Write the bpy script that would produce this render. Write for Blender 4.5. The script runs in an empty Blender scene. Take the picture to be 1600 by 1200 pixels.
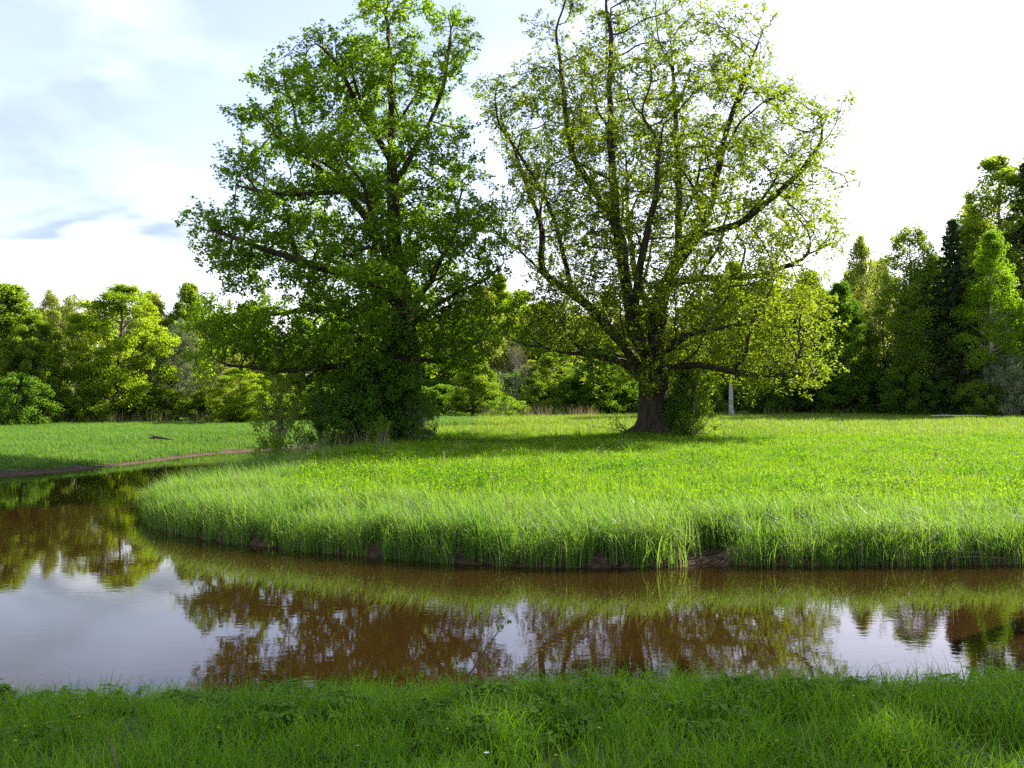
import bpy, math, random
import numpy as np
from mathutils import Vector

S = bpy.context.scene
COL = S.collection
R = math.radians

# ------------------------------------------------------------------ camera
CH = 2.4            # camera height above the water
FPX, HZ = 1600.0, 635.0
cam = bpy.data.cameras.new('camera')
cam.sensor_width = 36.0
cam.lens = 36.0
cam.clip_start = 0.1
cam.clip_end = 4000
camo = bpy.data.objects.new('camera', cam)
COL.objects.link(camo)
camo.location = (0, 0, CH)
camo.rotation_euler = (R(90 + 1.25), 0, 0)
S.camera = camo

# ------------------------------------------------------------------ world, sun, exposure
SUN_AZ, SUN_EL = 50.0, 33.0      # azimuth from +Y towards +X
w = bpy.data.worlds.new('World')
S.world = w
w.use_nodes = True
nt = w.node_tree
nt.nodes.clear()
N = nt.nodes.new
L = nt.links.new
out = N('ShaderNodeOutputWorld')
bg = N('ShaderNodeBackground')
bg.inputs['Strength'].default_value = 0.10
sky = N('ShaderNodeTexSky')
sky.sky_type = 'NISHITA'
sky.sun_disc = False
sky.sun_elevation = R(SUN_EL)
sky.sun_rotation = R(SUN_AZ)
sky.air_density = 1.0
sky.dust_density = 1.0
sky.ozone_density = 1.5
tc = N('ShaderNodeTexCoord')
sep = N('ShaderNodeSeparateXYZ')
L(tc.outputs['Generated'], sep.inputs[0])
zz = N('ShaderNodeMath'); zz.operation = 'MAXIMUM'; zz.inputs[1].default_value = 0.0
L(sep.outputs['Z'], zz.inputs[0])
za = N('ShaderNodeMath'); za.operation = 'ADD'; za.inputs[1].default_value = 0.16
L(zz.outputs[0], za.inputs[0])
dx = N('ShaderNodeMath'); dx.operation = 'DIVIDE'
dy = N('ShaderNodeMath'); dy.operation = 'DIVIDE'
L(sep.outputs['X'], dx.inputs[0]); L(za.outputs[0], dx.inputs[1])
L(sep.outputs['Y'], dy.inputs[0]); L(za.outputs[0], dy.inputs[1])
cmb = N('ShaderNodeCombineXYZ')
L(dx.outputs[0], cmb.inputs[0]); L(dy.outputs[0], cmb.inputs[1])
CLOUD_OFF = (-12.02, 17.68, 0.0)
mp = N('ShaderNodeMapping')
mp.inputs['Location'].default_value = CLOUD_OFF
L(cmb.outputs[0], mp.inputs['Vector'])
n1 = N('ShaderNodeTexNoise')
n1.inputs['Scale'].default_value = 0.95
n1.inputs['Detail'].default_value = 6
n1.inputs['Roughness'].default_value = 0.52
n1.inputs['Distortion'].default_value = 0.35
L(mp.outputs[0], n1.inputs['Vector'])
r1 = N('ShaderNodeValToRGB')
r1.color_ramp.elements[0].position = 0.52
r1.color_ramp.elements[0].color = (0.12, 0.12, 0.12, 1)
r1.color_ramp.elements[1].position = 0.66
r1.color_ramp.elements[1].color = (1, 1, 1, 1)
r1.color_ramp.interpolation = 'EASE'
L(n1.outputs['Fac'], r1.inputs[0])
n2 = N('ShaderNodeTexNoise')
n2.inputs['Scale'].default_value = 0.8
n2.inputs['Detail'].default_value = 5
n2.inputs['Roughness'].default_value = 0.5
mp2 = N('ShaderNodeMapping')
mp2.inputs['Location'].default_value = (-15.78, 5.16, 17.09)
L(cmb.outputs[0], mp2.inputs['Vector'])
L(mp2.outputs[0], n2.inputs['Vector'])
r2 = N('ShaderNodeValToRGB')
r2.color_ramp.elements[0].position = 0.44
r2.color_ramp.elements[0].color = (1.40, 1.72, 2.15, 1)
r2.color_ramp.elements[1].position = 0.66
r2.color_ramp.elements[1].color = (9.5, 9.5, 9.5, 1)
L(n2.outputs['Fac'], r2.inputs[0])
mx = N('ShaderNodeMix'); mx.data_type = 'RGBA'
L(r1.outputs[0], mx.inputs[0])
skm = N('ShaderNodeMix'); skm.data_type = 'RGBA'; skm.blend_type = 'MULTIPLY'; skm.inputs[0].default_value = 1.0
skm.inputs[7].default_value = (0.84, 0.70, 0.72, 1)
L(sky.outputs[0], skm.inputs[6])
L(skm.outputs[2], mx.inputs[6])
L(r2.outputs[0], mx.inputs[7])
L(mx.outputs[2], bg.inputs['Color'])
L(bg.outputs[0], out.inputs['Surface'])

sun = bpy.data.lights.new('sun', 'SUN')
sun.energy = 4.6
sun.angle = R(0.53)
sun.color = (1.0, 0.93, 0.80)
suno = bpy.data.objects.new('sun', sun)
COL.objects.link(suno)
SD = Vector((math.sin(R(SUN_AZ)) * math.cos(R(SUN_EL)), math.cos(R(SUN_AZ)) * math.cos(R(SUN_EL)), math.sin(R(SUN_EL))))
suno.location = SD * 100
suno.rotation_euler = (-SD).to_track_quat('-Z', 'Y').to_euler()

S.view_settings.view_transform = 'Standard'
S.view_settings.look = 'None'
S.view_settings.exposure = 2.15
S.view_settings.gamma = 1.0
S.view_settings.use_curve_mapping = False
S.render.engine = 'CYCLES'
cy = S.cycles
cy.max_bounces = 11
cy.diffuse_bounces = 7
cy.glossy_bounces = 3
cy.transmission_bounces = 7
cy.transparent_max_bounces = 6
cy.caustics_reflective = False
cy.caustics_refractive = False
cy.sample_clamp_indirect = 8.0
cy.use_denoising = False
cy.pixel_filter_type = 'BLACKMAN_HARRIS'
cy.filter_width = 1.5


# ------------------------------------------------------------------ materials
def new_mat(name):
    m = bpy.data.materials.new(name)
    m.use_nodes = True
    m.node_tree.nodes.clear()
    return m, m.node_tree.nodes.new, m.node_tree.links.new


def leaf_mat(name, ca, cb, trans=0.45, tcol=None, noise=0.12, per_obj=0.0, rough=0.55, spec=0.12):
    """leaf: reflecting and letting light through; the hue of each leaf varies between ca and cb"""
    m, N, L = new_mat(name)
    o = N('ShaderNodeOutputMaterial')
    at = N('ShaderNodeAttribute'); at.attribute_name = 'v'
    geo = N('ShaderNodeNewGeometry')
    nz = N('ShaderNodeTexNoise'); nz.inputs['Scale'].default_value = noise; nz.inputs['Detail'].default_value = 4
    L(geo.outputs['Position'], nz.inputs['Vector'])
    oi = N('ShaderNodeObjectInfo')
    a1 = N('ShaderNodeMath'); a1.operation = 'MULTIPLY_ADD'
    L(nz.outputs['Fac'], a1.inputs[0]); a1.inputs[1].default_value = 1.6; a1.inputs[2].default_value = -0.8
    a2 = N('ShaderNodeMath'); a2.operation = 'ADD'
    L(at.outputs['Fac'], a2.inputs[0]); L(a1.outputs[0], a2.inputs[1])
    a3 = N('ShaderNodeMath'); a3.operation = 'MULTIPLY_ADD'
    L(oi.outputs['Random'], a3.inputs[0]); a3.inputs[1].default_value = per_obj; a3.inputs[2].default_value = -per_obj * 0.5
    a4 = N('ShaderNodeMath'); a4.operation = 'ADD'; a4.use_clamp = True
    L(a2.outputs[0], a4.inputs[0]); L(a3.outputs[0], a4.inputs[1])
    mixc = N('ShaderNodeMix'); mixc.data_type = 'RGBA'
    L(a4.outputs[0], mixc.inputs[0])
    mixc.inputs[6].default_value = (*ca, 1); mixc.inputs[7].default_value = (*cb, 1)
    p = N('ShaderNodeBsdfPrincipled')
    L(mixc.outputs[2], p.inputs['Base Color'])
    p.inputs['Roughness'].default_value = rough
    p.inputs['Specular IOR Level'].default_value = spec
    t = N('ShaderNodeBsdfTranslucent')
    tm = N('ShaderNodeMix'); tm.data_type = 'RGBA'; tm.blend_type = 'MULTIPLY'
    tm.inputs[0].default_value = 1.0
    L(mixc.outputs[2], tm.inputs[6])
    tm.inputs[7].default_value = (*(tcol or (1.7, 1.6, 0.7)), 1)
    L(tm.outputs[2], t.inputs['Color'])
    ms = N('ShaderNodeMixShader'); ms.inputs[0].default_value = trans
    L(p.outputs[0], ms.inputs[1]); L(t.outputs[0], ms.inputs[2])
    L(ms.outputs[0], o.inputs['Surface'])
    return m


def rough_mat(name, ca, cb, scale=6.0, stretch=(1, 1, 0.25), bump=0.6, rough=0.9):
    m, N, L = new_mat(name)
    o = N('ShaderNodeOutputMaterial')
    tcn = N('ShaderNodeTexCoord')
    mpn = N('ShaderNodeMapping'); mpn.inputs['Scale'].default_value = stretch
    L(tcn.outputs['Object'], mpn.inputs['Vector'])
    nz = N('ShaderNodeTexNoise'); nz.inputs['Scale'].default_value = scale; nz.inputs['Detail'].default_value = 7
    nz.inputs['Roughness'].default_value = 0.65
    L(mpn.outputs[0], nz.inputs['Vector'])
    cr = N('ShaderNodeValToRGB')
    cr.color_ramp.elements[0].position = 0.35; cr.color_ramp.elements[0].color = (*ca, 1)
    cr.color_ramp.elements[1].position = 0.68; cr.color_ramp.elements[1].color = (*cb, 1)
    L(nz.outputs['Fac'], cr.inputs[0])
    p = N('ShaderNodeBsdfPrincipled')
    p.inputs['Roughness'].default_value = rough
    p.inputs['Specular IOR Level'].default_value = 0.2
    L(cr.outputs[0], p.inputs['Base Color'])
    b = N('ShaderNodeBump'); b.inputs['Strength'].default_value = bump; b.inputs['Distance'].default_value = 0.06
    L(nz.outputs['Fac'], b.inputs['Height']); L(b.outputs[0], p.inputs['Normal'])
    L(p.outputs[0], o.inputs['Surface'])
    return m


M = {}
M['oak_leaf'] = leaf_mat('oak_leaf', (0.072, 0.150, 0.008), (0.150, 0.240, 0.012), 0.52, (1.8, 1.8, 0.5), 0.25)
M['oak_young_leaf'] = leaf_mat('oak_young_leaf', (0.090, 0.155, 0.012), (0.175, 0.240, 0.020), 0.5, (1.8, 1.65, 0.55), 0.25)
M['leaf_green'] = leaf_mat('leaf_green', (0.085, 0.150, 0.014), (0.155, 0.225, 0.022), 0.58, (2.0, 1.85, 0.8), 0.2, 0.3)
M['leaf_dark'] = leaf_mat('leaf_dark', (0.044, 0.105, 0.010), (0.088, 0.168, 0.015), 0.5, (1.9, 1.8, 0.7), 0.25, 0.3)
M['leaf_yellow'] = leaf_mat('leaf_yellow', (0.105, 0.185, 0.012), (0.180, 0.250, 0.018), 0.58, (1.9, 1.8, 0.7), 0.2, 0.2)
M['leaf_olive'] = leaf_mat('leaf_olive', (0.120, 0.165, 0.030), (0.195, 0.235, 0.050), 0.58, (1.75, 1.65, 0.9), 0.2, 0.4)
M['leaf_bright'] = leaf_mat('leaf_bright', (0.080, 0.180, 0.008), (0.165, 0.270, 0.012), 0.52, None, 0.2, 0.2)
M['leaf_grey'] = leaf_mat('leaf_grey', (0.115, 0.155, 0.065), (0.190, 0.225, 0.110), 0.35, (1.2, 1.2, 0.9), 0.3, 0.2)
M['leaf_twig'] = leaf_mat('leaf_twig', (0.120, 0.120, 0.055), (0.170, 0.170, 0.070), 0.35, (1.1, 1.1, 0.9), 0.2, 0.3)
M['needle'] = leaf_mat('needle', (0.026, 0.048, 0.016), (0.060, 0.080, 0.026), 0.25, (1.2, 1.2, 0.8), 0.3, 0.3)
M['reed'] = leaf_mat('reed', (0.070, 0.165, 0.018), (0.140, 0.220, 0.045), 0.45, (1.5, 1.5, 0.7), 0.9, 0.6, 0.5, 0.16)
M['meadow'] = leaf_mat('meadow', (0.055, 0.140, 0.006), (0.140, 0.225, 0.018), 0.48, (1.7, 1.7, 0.5), 0.35, 0.5, 0.6, 0.12)
M['dry_meadow'] = leaf_mat('dry_meadow', (0.095, 0.175, 0.018), (0.170, 0.225, 0.040), 0.45, (1.5, 1.5, 0.6), 0.15, 0.5)
M['herb'] = leaf_mat('herb', (0.052, 0.150, 0.006), (0.135, 0.235, 0.014), 0.48, (1.7, 1.7, 0.5), 0.35, 0.6, 0.6, 0.1)
M['left_meadow'] = leaf_mat('left_meadow', (0.052, 0.135, 0.016), (0.105, 0.190, 0.026), 0.4, (1.4, 1.4, 0.6), 0.3, 0.5, 0.6, 0.12)
M['near_grass'] = leaf_mat('near_grass', (0.070, 0.180, 0.009), (0.140, 0.265, 0.016), 0.45, (1.7, 1.7, 0.5), 0.8, 0.8, 0.5, 0.10)
M['near_herb'] = leaf_mat('near_herb', (0.065, 0.155, 0.010), (0.130, 0.235, 0.014), 0.45, (1.6, 1.6, 0.5), 0.8, 0.6)
M['straw'] = leaf_mat('straw', (0.20, 0.175, 0.085), (0.30, 0.26, 0.14), 0.3, (1.1, 1.0, 0.8), 0.5, 0.4)
M['oak_bark'] = rough_mat('oak_bark', (0.020, 0.015, 0.010), (0.072, 0.055, 0.036), 7.0, (1, 1, 0.2), 0.9)
M['bark'] = rough_mat('bark', (0.045, 0.036, 0.028), (0.120, 0.100, 0.080), 8.0)
M['pale_bark'] = rough_mat('pale_bark', (0.16, 0.145, 0.12), (0.50, 0.47, 0.42), 2.2, (1, 1, 1.2), 0.2)
M['grey_bark'] = rough_mat('grey_bark', (0.11, 0.10, 0.085), (0.23, 0.21, 0.18), 6.0)
M['pale_wood'] = rough_mat('pale_wood', (0.30, 0.27, 0.22), (0.52, 0.48, 0.42), 6.0, (0.3, 1, 1))
M['straw_wood'] = rough_mat('straw_wood', (0.09, 0.07, 0.05), (0.24, 0.19, 0.13), 6.0, (0.3, 1, 1))
M['dark_wood'] = rough_mat('dark_wood', (0.03, 0.025, 0.025), (0.09, 0.075, 0.07), 6.0, (0.3, 1, 1))
M['petal_yellow'] = leaf_mat('petal_yellow', (0.62, 0.48, 0.01), (0.70, 0.56, 0.02), 0.3, (1, 1, 0.6), 0.5)
M['petal_white'] = leaf_mat('petal_white', (0.70, 0.68, 0.70), (0.78, 0.76, 0.78), 0.3, (1, 1, 1), 0.5)


def ground_mat():
    m, N, L = new_mat('ground')
    o = N('ShaderNodeOutputMaterial')
    geo = N('ShaderNodeNewGeometry')
    sp = N('ShaderNodeSeparateXYZ'); L(geo.outputs['Position'], sp.inputs[0])
    nz = N('ShaderNodeTexNoise'); nz.inputs['Scale'].default_value = 0.35; nz.inputs['Detail'].default_value = 9
    nz.inputs['Roughness'].default_value = 0.7
    L(geo.outputs['Position'], nz.inputs['Vector'])
    g = N('ShaderNodeValToRGB')
    g.color_ramp.elements[0].position = 0.32; g.color_ramp.elements[0].color = (0.026, 0.046, 0.010, 1)
    g.color_ramp.elements[1].position = 0.70; g.color_ramp.elements[1].color = (0.070, 0.100, 0.020, 1)
    L(nz.outputs['Fac'], g.inputs[0])
    nm = N('ShaderNodeTexNoise'); nm.inputs['Scale'].default_value = 7.0; nm.inputs['Detail'].default_value = 7
    L(geo.outputs['Position'], nm.inputs['Vector'])
    mud = N('ShaderNodeValToRGB')
    mud.color_ramp.elements[0].position = 0.35; mud.color_ramp.elements[0].color = (0.022, 0.014, 0.008, 1)
    mud.color_ramp.elements[1].position = 0.68; mud.color_ramp.elements[1].color = (0.085, 0.054, 0.032, 1)
    L(nm.outputs['Fac'], mud.inputs[0])
    at = N('ShaderNodeAttribute'); at.attribute_name = 'mud'
    mn = N('ShaderNodeMath'); mn.operation = 'MULTIPLY_ADD'
    L(nm.outputs['Fac'], mn.inputs[0]); mn.inputs[1].default_value = 0.9; mn.inputs[2].default_value = -0.45
    ma = N('ShaderNodeMath'); ma.operation = 'ADD'; ma.use_clamp = True
    L(at.outputs['Fac'], ma.inputs[0]); L(mn.outputs[0], ma.inputs[1])
    mr = N('ShaderNodeMapRange'); mr.inputs[1].default_value = 0.3; mr.inputs[2].default_value = 0.7
    L(ma.outputs[0], mr.inputs[0])
    mixc = N('ShaderNodeMix'); mixc.data_type = 'RGBA'
    L(mr.outputs[0], mixc.inputs[0]); L(g.outputs[0], mixc.inputs[6]); L(mud.outputs[0], mixc.inputs[7])
    p = N('ShaderNodeBsdfPrincipled'); p.inputs['Roughness'].default_value = 0.95
    p.inputs['Specular IOR Level'].default_value = 0.15
    L(mixc.outputs[2], p.inputs['Base Color'])
    b = N('ShaderNodeBump'); b.inputs['Strength'].default_value = 0.8; b.inputs['Distance'].default_value = 0.08
    L(nm.outputs['Fac'], b.inputs['Height']); L(b.outputs[0], p.inputs['Normal'])
    L(p.outputs[0], o.inputs['Surface'])
    return m


def water_mat():
    m, N, L = new_mat('river_water')
    o = N('ShaderNodeOutputMaterial')
    geo = N('ShaderNodeNewGeometry')
    p = N('ShaderNodeBsdfPrincipled')
    nc = N('ShaderNodeTexNoise'); nc.inputs['Scale'].default_value = 0.25; nc.inputs['Detail'].default_value = 3
    L(geo.outputs['Position'], nc.inputs['Vector'])
    cr = N('ShaderNodeValToRGB')
    cr.color_ramp.elements[0].position = 0.3; cr.color_ramp.elements[0].color = (0.0145, 0.0072, 0.0020, 1)
    cr.color_ramp.elements[1].position = 0.7; cr.color_ramp.elements[1].color = (0.0185, 0.0090, 0.0025, 1)
    L(nc.outputs['Fac'], cr.inputs[0])
    L(cr.outputs[0], p.inputs['Base Color'])
    p.inputs['Roughness'].default_value = 0.015
    p.inputs['IOR'].default_value = 1.333
    p.inputs['Specular IOR Level'].default_value = 0.5
    # two scales of small ripples and a slow calm / breezy pattern
    mpw = N('ShaderNodeMapping'); mpw.inputs['Scale'].default_value = (1.0, 1.6, 1.0); mpw.inputs['Rotation'].default_value = (0, 0, 0.25)
    L(geo.outputs['Position'], mpw.inputs['Vector'])
    a = N('ShaderNodeTexNoise'); a.inputs['Scale'].default_value = 5.0; a.inputs['Detail'].default_value = 3
    L(mpw.outputs[0], a.inputs['Vector'])
    b2 = N('ShaderNodeTexNoise'); b2.inputs['Scale'].default_value = 0.9; b2.inputs['Detail'].default_value = 2
    L(mpw.outputs[0], b2.inputs['Vector'])
    c = N('ShaderNodeTexNoise'); c.inputs['Scale'].default_value = 0.3; c.inputs['Detail'].default_value = 2
    L(geo.outputs['Position'], c.inputs['Vector'])
    cm = N('ShaderNodeMapRange'); cm.inputs[1].default_value = 0.35; cm.inputs[2].default_value = 0.65
    cm.inputs[3].default_value = 0.35; cm.inputs[4].default_value = 1.2
    L(c.outputs['Fac'], cm.inputs[0])
    mul = N('ShaderNodeMath'); mul.operation = 'MULTIPLY'
    L(a.outputs['Fac'], mul.inputs[0]); L(cm.outputs[0], mul.inputs[1])
    ad = N('ShaderNodeMath'); ad.operation = 'MULTIPLY_ADD'
    L(b2.outputs['Fac'], ad.inputs[0]); ad.inputs[1].default_value = 0.9
    L(mul.outputs[0], ad.inputs[2])
    bm = N('ShaderNodeBump'); bm.inputs['Strength'].default_value = 1.0; bm.inputs['Distance'].default_value = 0.0006
    L(ad.outputs[0], bm.inputs['Height']); L(bm.outputs[0], p.inputs['Normal'])
    L(p.outputs[0], o.inputs['Surface'])
    return m


M['ground'] = ground_mat()
M['water'] = water_mat()


# ------------------------------------------------------------------ mesh helpers
def mesh_np(name, V, Q, mats, vals=None, mat_idx=None, smooth=False):
    """V (n,3) vertices, Q (m,4) quads, vals a float per face"""
    V = np.asarray(V, np.float32); Q = np.asarray(Q, np.int32)
    me = bpy.data.meshes.new(name)
    me.vertices.add(len(V)); me.vertices.foreach_set('co', V.ravel())
    me.loops.add(Q.size); me.loops.foreach_set('vertex_index', Q.ravel())
    me.polygons.add(len(Q))
    me.polygons.foreach_set('loop_start', np.arange(0, Q.size, Q.shape[1], dtype=np.int32))
    if mat_idx is not None:
        me.polygons.foreach_set('material_index', np.asarray(mat_idx, np.int32))
    me.polygons.foreach_set('use_smooth', np.full(len(Q), bool(smooth)))
    for m in mats:
        me.materials.append(m)
    if vals is not None:
        a = me.attributes.new('v', 'FLOAT', 'FACE')
        a.data.foreach_set('value', np.asarray(vals, np.float32))
    me.update(calc_edges=True)
    return me


def link(name, data, parent=None, **props):
    o = bpy.data.objects.new(name, data)
    COL.objects.link(o)
    if parent is not None:
        o.parent = parent
    for k, v in props.items():
        o[k] = v
    return o


def root(name, label, category, loc=(0, 0, 0), rz=0.0, scale=(1, 1, 1), group=None):
    o = link(name, None, None, label=label, category=category)
    o.location = loc
    o.rotation_euler = (0, 0, rz)
    o.scale = scale
    o.empty_display_size = 0.3
    if group:
        o['group'] = group
    return o


def tube(P, rad, sides=5):
    """one tapering tube along the points P"""
    P = np.asarray(P, float); n = len(P)
    rad = np.asarray(rad, float)
    T = np.gradient(P, axis=0)
    T /= np.linalg.norm(T, axis=1)[:, None] + 1e-9
    ref = np.array([0.31, 0.95, 0.05]) if abs(T[0, 2]) > 0.5 else np.array([0.05, 0.1, 1.0])
    A = np.cross(T, ref); A /= np.linalg.norm(A, axis=1)[:, None] + 1e-9
    B = np.cross(T, A)
    ang = np.arange(sides) * 2 * np.pi / sides
    V = P[:, None, :] + rad[:, None, None] * (np.cos(ang)[None, :, None] * A[:, None, :] + np.sin(ang)[None, :, None] * B[:, None, :])
    i = np.arange(n - 1)[:, None] * sides; j = np.arange(sides)[None, :]; k = (j + 1) % sides
    Q = np.stack([i + j, i + k, i + sides + k, i + sides + j], -1).reshape(-1, 4)
    return V.reshape(-1, 3), Q


class Acc:
    def __init__(s):
        s.V = []; s.Q = []; s.c = []; s.n = 0

    def add(s, V, Q, val=None):
        if len(V) == 0:
            return
        s.V.append(V); s.Q.append(Q + s.n); s.n += len(V)
        s.c.append(np.full(len(Q), 0.5) if val is None else (np.full(len(Q), val) if np.isscalar(val) else val))

    def mesh(s, name, mats, smooth=False):
        return mesh_np(name, np.concatenate(s.V), np.concatenate(s.Q), mats, np.concatenate(s.c), None, smooth)


def unit(a):
    return a / (np.linalg.norm(a, axis=-1, keepdims=True) + 1e-9)


def leaves(P, size, rng, up=0.5, asp=0.6, fold=0.18):
    """kite-shaped leaves centred on P"""
    n = len(P)
    size = np.broadcast_to(size, (n,))[:, None] * rng.uniform(0.65, 1.3, (n, 1))
    nr = unit(rng.normal(size=(n, 3)) + np.array([0, 0, up]) * 1.5)
    t = unit(np.cross(nr, rng.normal(size=(n, 3))))
    b = np.cross(nr, t)
    V = np.stack([P - t * size * 0.5, P + b * size * asp * 0.5 + nr * size * fold - t * size * 0.05,
                  P + t * size * 0.55, P - b * size * asp * 0.5 + nr * size * fold - t * size * 0.05], 1)
    return V.reshape(-1, 3), np.arange(n * 4).reshape(n, 4)


def blades(base, h, wd, ang, lean, rng, levels=(0, 0.36, 0.7, 1.0), twist=0.5):
    """grass blades: strips of quads that bend over"""
    n = len(base); t = np.array(levels)
    d = np.stack([np.cos(ang), np.sin(ang), np.zeros(n)], 1)
    wa = ang + np.pi / 2 + rng.normal(0, twist, n)
    s = np.stack([np.cos(wa), np.sin(wa), np.zeros(n)], 1)
    bend = (t[None, :] ** 2.1) * lean[:, None]                       # radians of bend so far
    hz = h[:, None] * (t[None, :] * np.cos(bend * 0.75))
    hx = h[:, None] * (t[None, :] * np.sin(bend * 0.9))
    C = base[:, None, :] + d[:, None, :] * hx[..., None]
    C[..., 2] += hz
    wl = wd[:, None] * (np.array([0.75, 1.0, 0.7, 0.08])[None, :] if len(levels) == 4 else np.array([0.9, 0.8, 0.1])[None, :]) * 0.5
    Lft = C - s[:, None, :] * wl[..., None]; Rgt = C + s[:, None, :] * wl[..., None]
    k = len(levels)
    V = np.stack([Lft, Rgt], 2).reshape(-1, 3)
    i = (np.arange(n) * 2 * k)[:, None] + (np.arange(k - 1) * 2)[None, :]
    Q = np.stack([i, i + 1, i + 3, i + 2], -1).reshape(-1, 4)
    return V, Q


def px(x, y, D):
    """where the thing seen at pixel x, y of the photograph stands when it is D metres away"""
    return np.array([(x - 800) / FPX * D, D, CH + (HZ - y) / FPX * D])


# ------------------------------------------------------------------ land and river
SOUTH = [(90, 14), (40, 11.5), (24, 10.0), (14, 8.9), (8, 8.2), (4, 7.85), (1.5, 7.7), (-0.6, 7.75), (-3, 7.5), (-6, 7.45), (-9, 7.7), (-13, 8.8),
         (-17, 11.5), (-20, 16), (-21.5, 22), (-20.8, 28), (-18.6, 33), (-16.6, 36.5), (-15.7, 41), (-15.4, 47), (-14.8, 53),
         (-12.0, 58), (-8, 61.5), (-3, 62)]
NORTH = [(0, 60.5), (-3, 59), (-7.5, 56), (-8.9, 50), (-9.0, 42), (-8.9, 34), (-8.7, 28), (-8.3, 23.5), (-7.3, 20.7), (-5.85, 18.8), (-3.9, 17.3),
         (-2.5, 16.5), (-0.98, 15.75), (0.4, 15.35), (1.2, 15.25), (2.5, 15.4), (2.85, 15.55), (3.3, 15.55), (3.6, 15.45), (5.5, 15.5),
         (7.8, 15.6), (12, 15.8), (24, 16.5), (40, 18), (90, 21)]
POLY = np.array(SOUTH + NORTH, float)


def smooth_poly(P, k=3):
    for _ in range(k):
        Q = np.roll(P, -1, 0)
        P = np.stack([P * 0.75 + Q * 0.25, P * 0.25 + Q * 0.75], 1).reshape(-1, 2)
    return P


POLY_S = smooth_poly(POLY, 2)


def river_sd(X, Y):
    """distance to the waterline, positive on land"""
    sh = X.shape
    P = np.stack([X.ravel(), Y.ravel()], 1)
    A = POLY_S; B = np.roll(POLY_S, -1, 0)
    d2 = np.full(len(P), 1e18); ins = np.zeros(len(P), bool)
    for a, b in zip(A, B):
        e = b - a
        wv = P - a
        t = np.clip((wv @ e) / (e @ e + 1e-12), 0, 1)
        q = wv - t[:, None] * e
        d2 = np.minimum(d2, (q ** 2).sum(1))
        c = ((a[1] > P[:, 1]) != (b[1] > P[:, 1]))
        if abs(b[1] - a[1]) > 1e-9:
            ins ^= c & (P[:, 0] < (b[0] - a[0]) * (P[:, 1] - a[1]) / (b[1] - a[1]) + a[0])
    d = np.sqrt(d2)
    return np.where(ins, -d, d).reshape(sh)


def sstep(a, b, x):
    t = np.clip((x - a) / (b - a), 0, 1)
    return t * t * (3 - 2 * t)


def wob(X, Y, s, seed):
    r = np.random.default_rng(seed)
    o = 0
    for k in range(6):
        f = s * (1.6 ** k); an = r.uniform(0, 6.28)
        o = o + np.sin((X * np.cos(an) + Y * np.sin(an)) * f + r.uniform(0, 6.28)) / (1.35 ** k)
    return o / 3.0


def ground_z(X, Y, sd=None):
    X = np.asarray(X, float); Y = np.asarray(Y, float)
    if sd is None:
        sd = river_sd(X, Y)
    near = sstep(11.5, 9.0, Y - 0.02 * np.abs(X)) * sstep(-14, -9, X)
    left = sstep(-9, -14, X) * sstep(12, 30, Y)
    far_f = np.interp(Y, [0, 16, 20, 30, 45, 85, 140, 400, 2000], [0.5, 0.5, 0.55, 0.70, 0.93, 1.55, 2.0, 3.0, 4.0])
    left_f = np.interp(Y, [0, 35, 45, 85, 140, 400, 2000], [0.35, 0.35, 0.50, 1.10, 1.9, 3.0, 4.0])
    top = far_f * (1 - left) + left_f * left
    zf = sstep(-0.05, 0.35, sd) * 0.27 + sstep(0.3, 4.0, sd) * (top - 0.27)
    zn = sstep(-0.05, 0.6, sd) * 0.15 + sstep(0.25, 2.6, sd) * (0.68 + 0.05 * sstep(-2, 4, X))
    zl = sstep(-0.1, 1.4, sd) * 0.14 + sstep(1.0, 7.0, sd) * (top - 0.14)
    z = zf * (1 - near) + zn * near
    z = z * (1 - left) + zl * left
    z = z + wob(X, Y, 0.5, 3) * 0.05 * sstep(0.2, 3.0, sd) + wob(X, Y, 2.4, 5) * 0.02 * sstep(0.0, 0.8, sd)
    # trodden muddy gap in the far bank
    z = z - 0.22 * np.exp(-(((X - 3.05) / 0.35) ** 2 + ((Y - 15.9) / 0.5) ** 2)) * sstep(0, 0.3, sd)
    # the oaks stand on slight mounds
    for ox, oy in ((-4.4, 43), (6.2, 45)):
        z = z + 0.16 * np.exp(-((X - ox) ** 2 + (Y - oy) ** 2) / 5.0)
    under = np.clip(sd, -3, 0)
    return np.where(sd < 0, -0.06 + 0.3 * under, z)


def axis_lines(lo, hi, step, out_lo, out_hi, grow=1.22):
    a = list(np.arange(lo, hi + 1e-6, step))
    s = step; x = hi
    while x < out_hi:
        s *= grow; x += s; a.append(x)
    s = step; x = lo
    while x > out_lo:
        s *= grow; x -= s; a.insert(0, x)
    return np.array(a)


gx = axis_lines(-23, 13, 0.24, -1500, 1500)
gy = axis_lines(3.0, 62, 0.24, -300, 2500)
GX, GY = np.meshgrid(gx, gy)
GSD = river_sd(GX, GY)
GZ = ground_z(GX, GY, GSD)
nx, ny = len(gx), len(gy)
ii = (np.arange(ny - 1)[:, None] * nx + np.arange(nx - 1)[None, :]).ravel()
gq = np.stack([ii, ii + 1, ii + nx + 1, ii + nx], 1)
gme = mesh_np('meadow_ground', np.stack([GX, GY, GZ], -1).reshape(-1, 3), gq, [M['ground']], None, None, True)
mudv = np.maximum(sstep(0.42, 0.12, GSD), sstep(1.0, 0.45, np.hypot((GX - 3.05) / 0.6, (GY - 15.9) / 0.8)))
mudv = np.maximum(mudv, sstep(1.3, 0.5, GSD) * sstep(-11, -14, GX) * sstep(25, 30, GY))
am = gme.attributes.new('mud', 'FLOAT', 'POINT')
am.data.foreach_set('value', mudv.astype(np.float32).ravel())
link('meadow_ground', gme, None, kind='structure')

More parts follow.
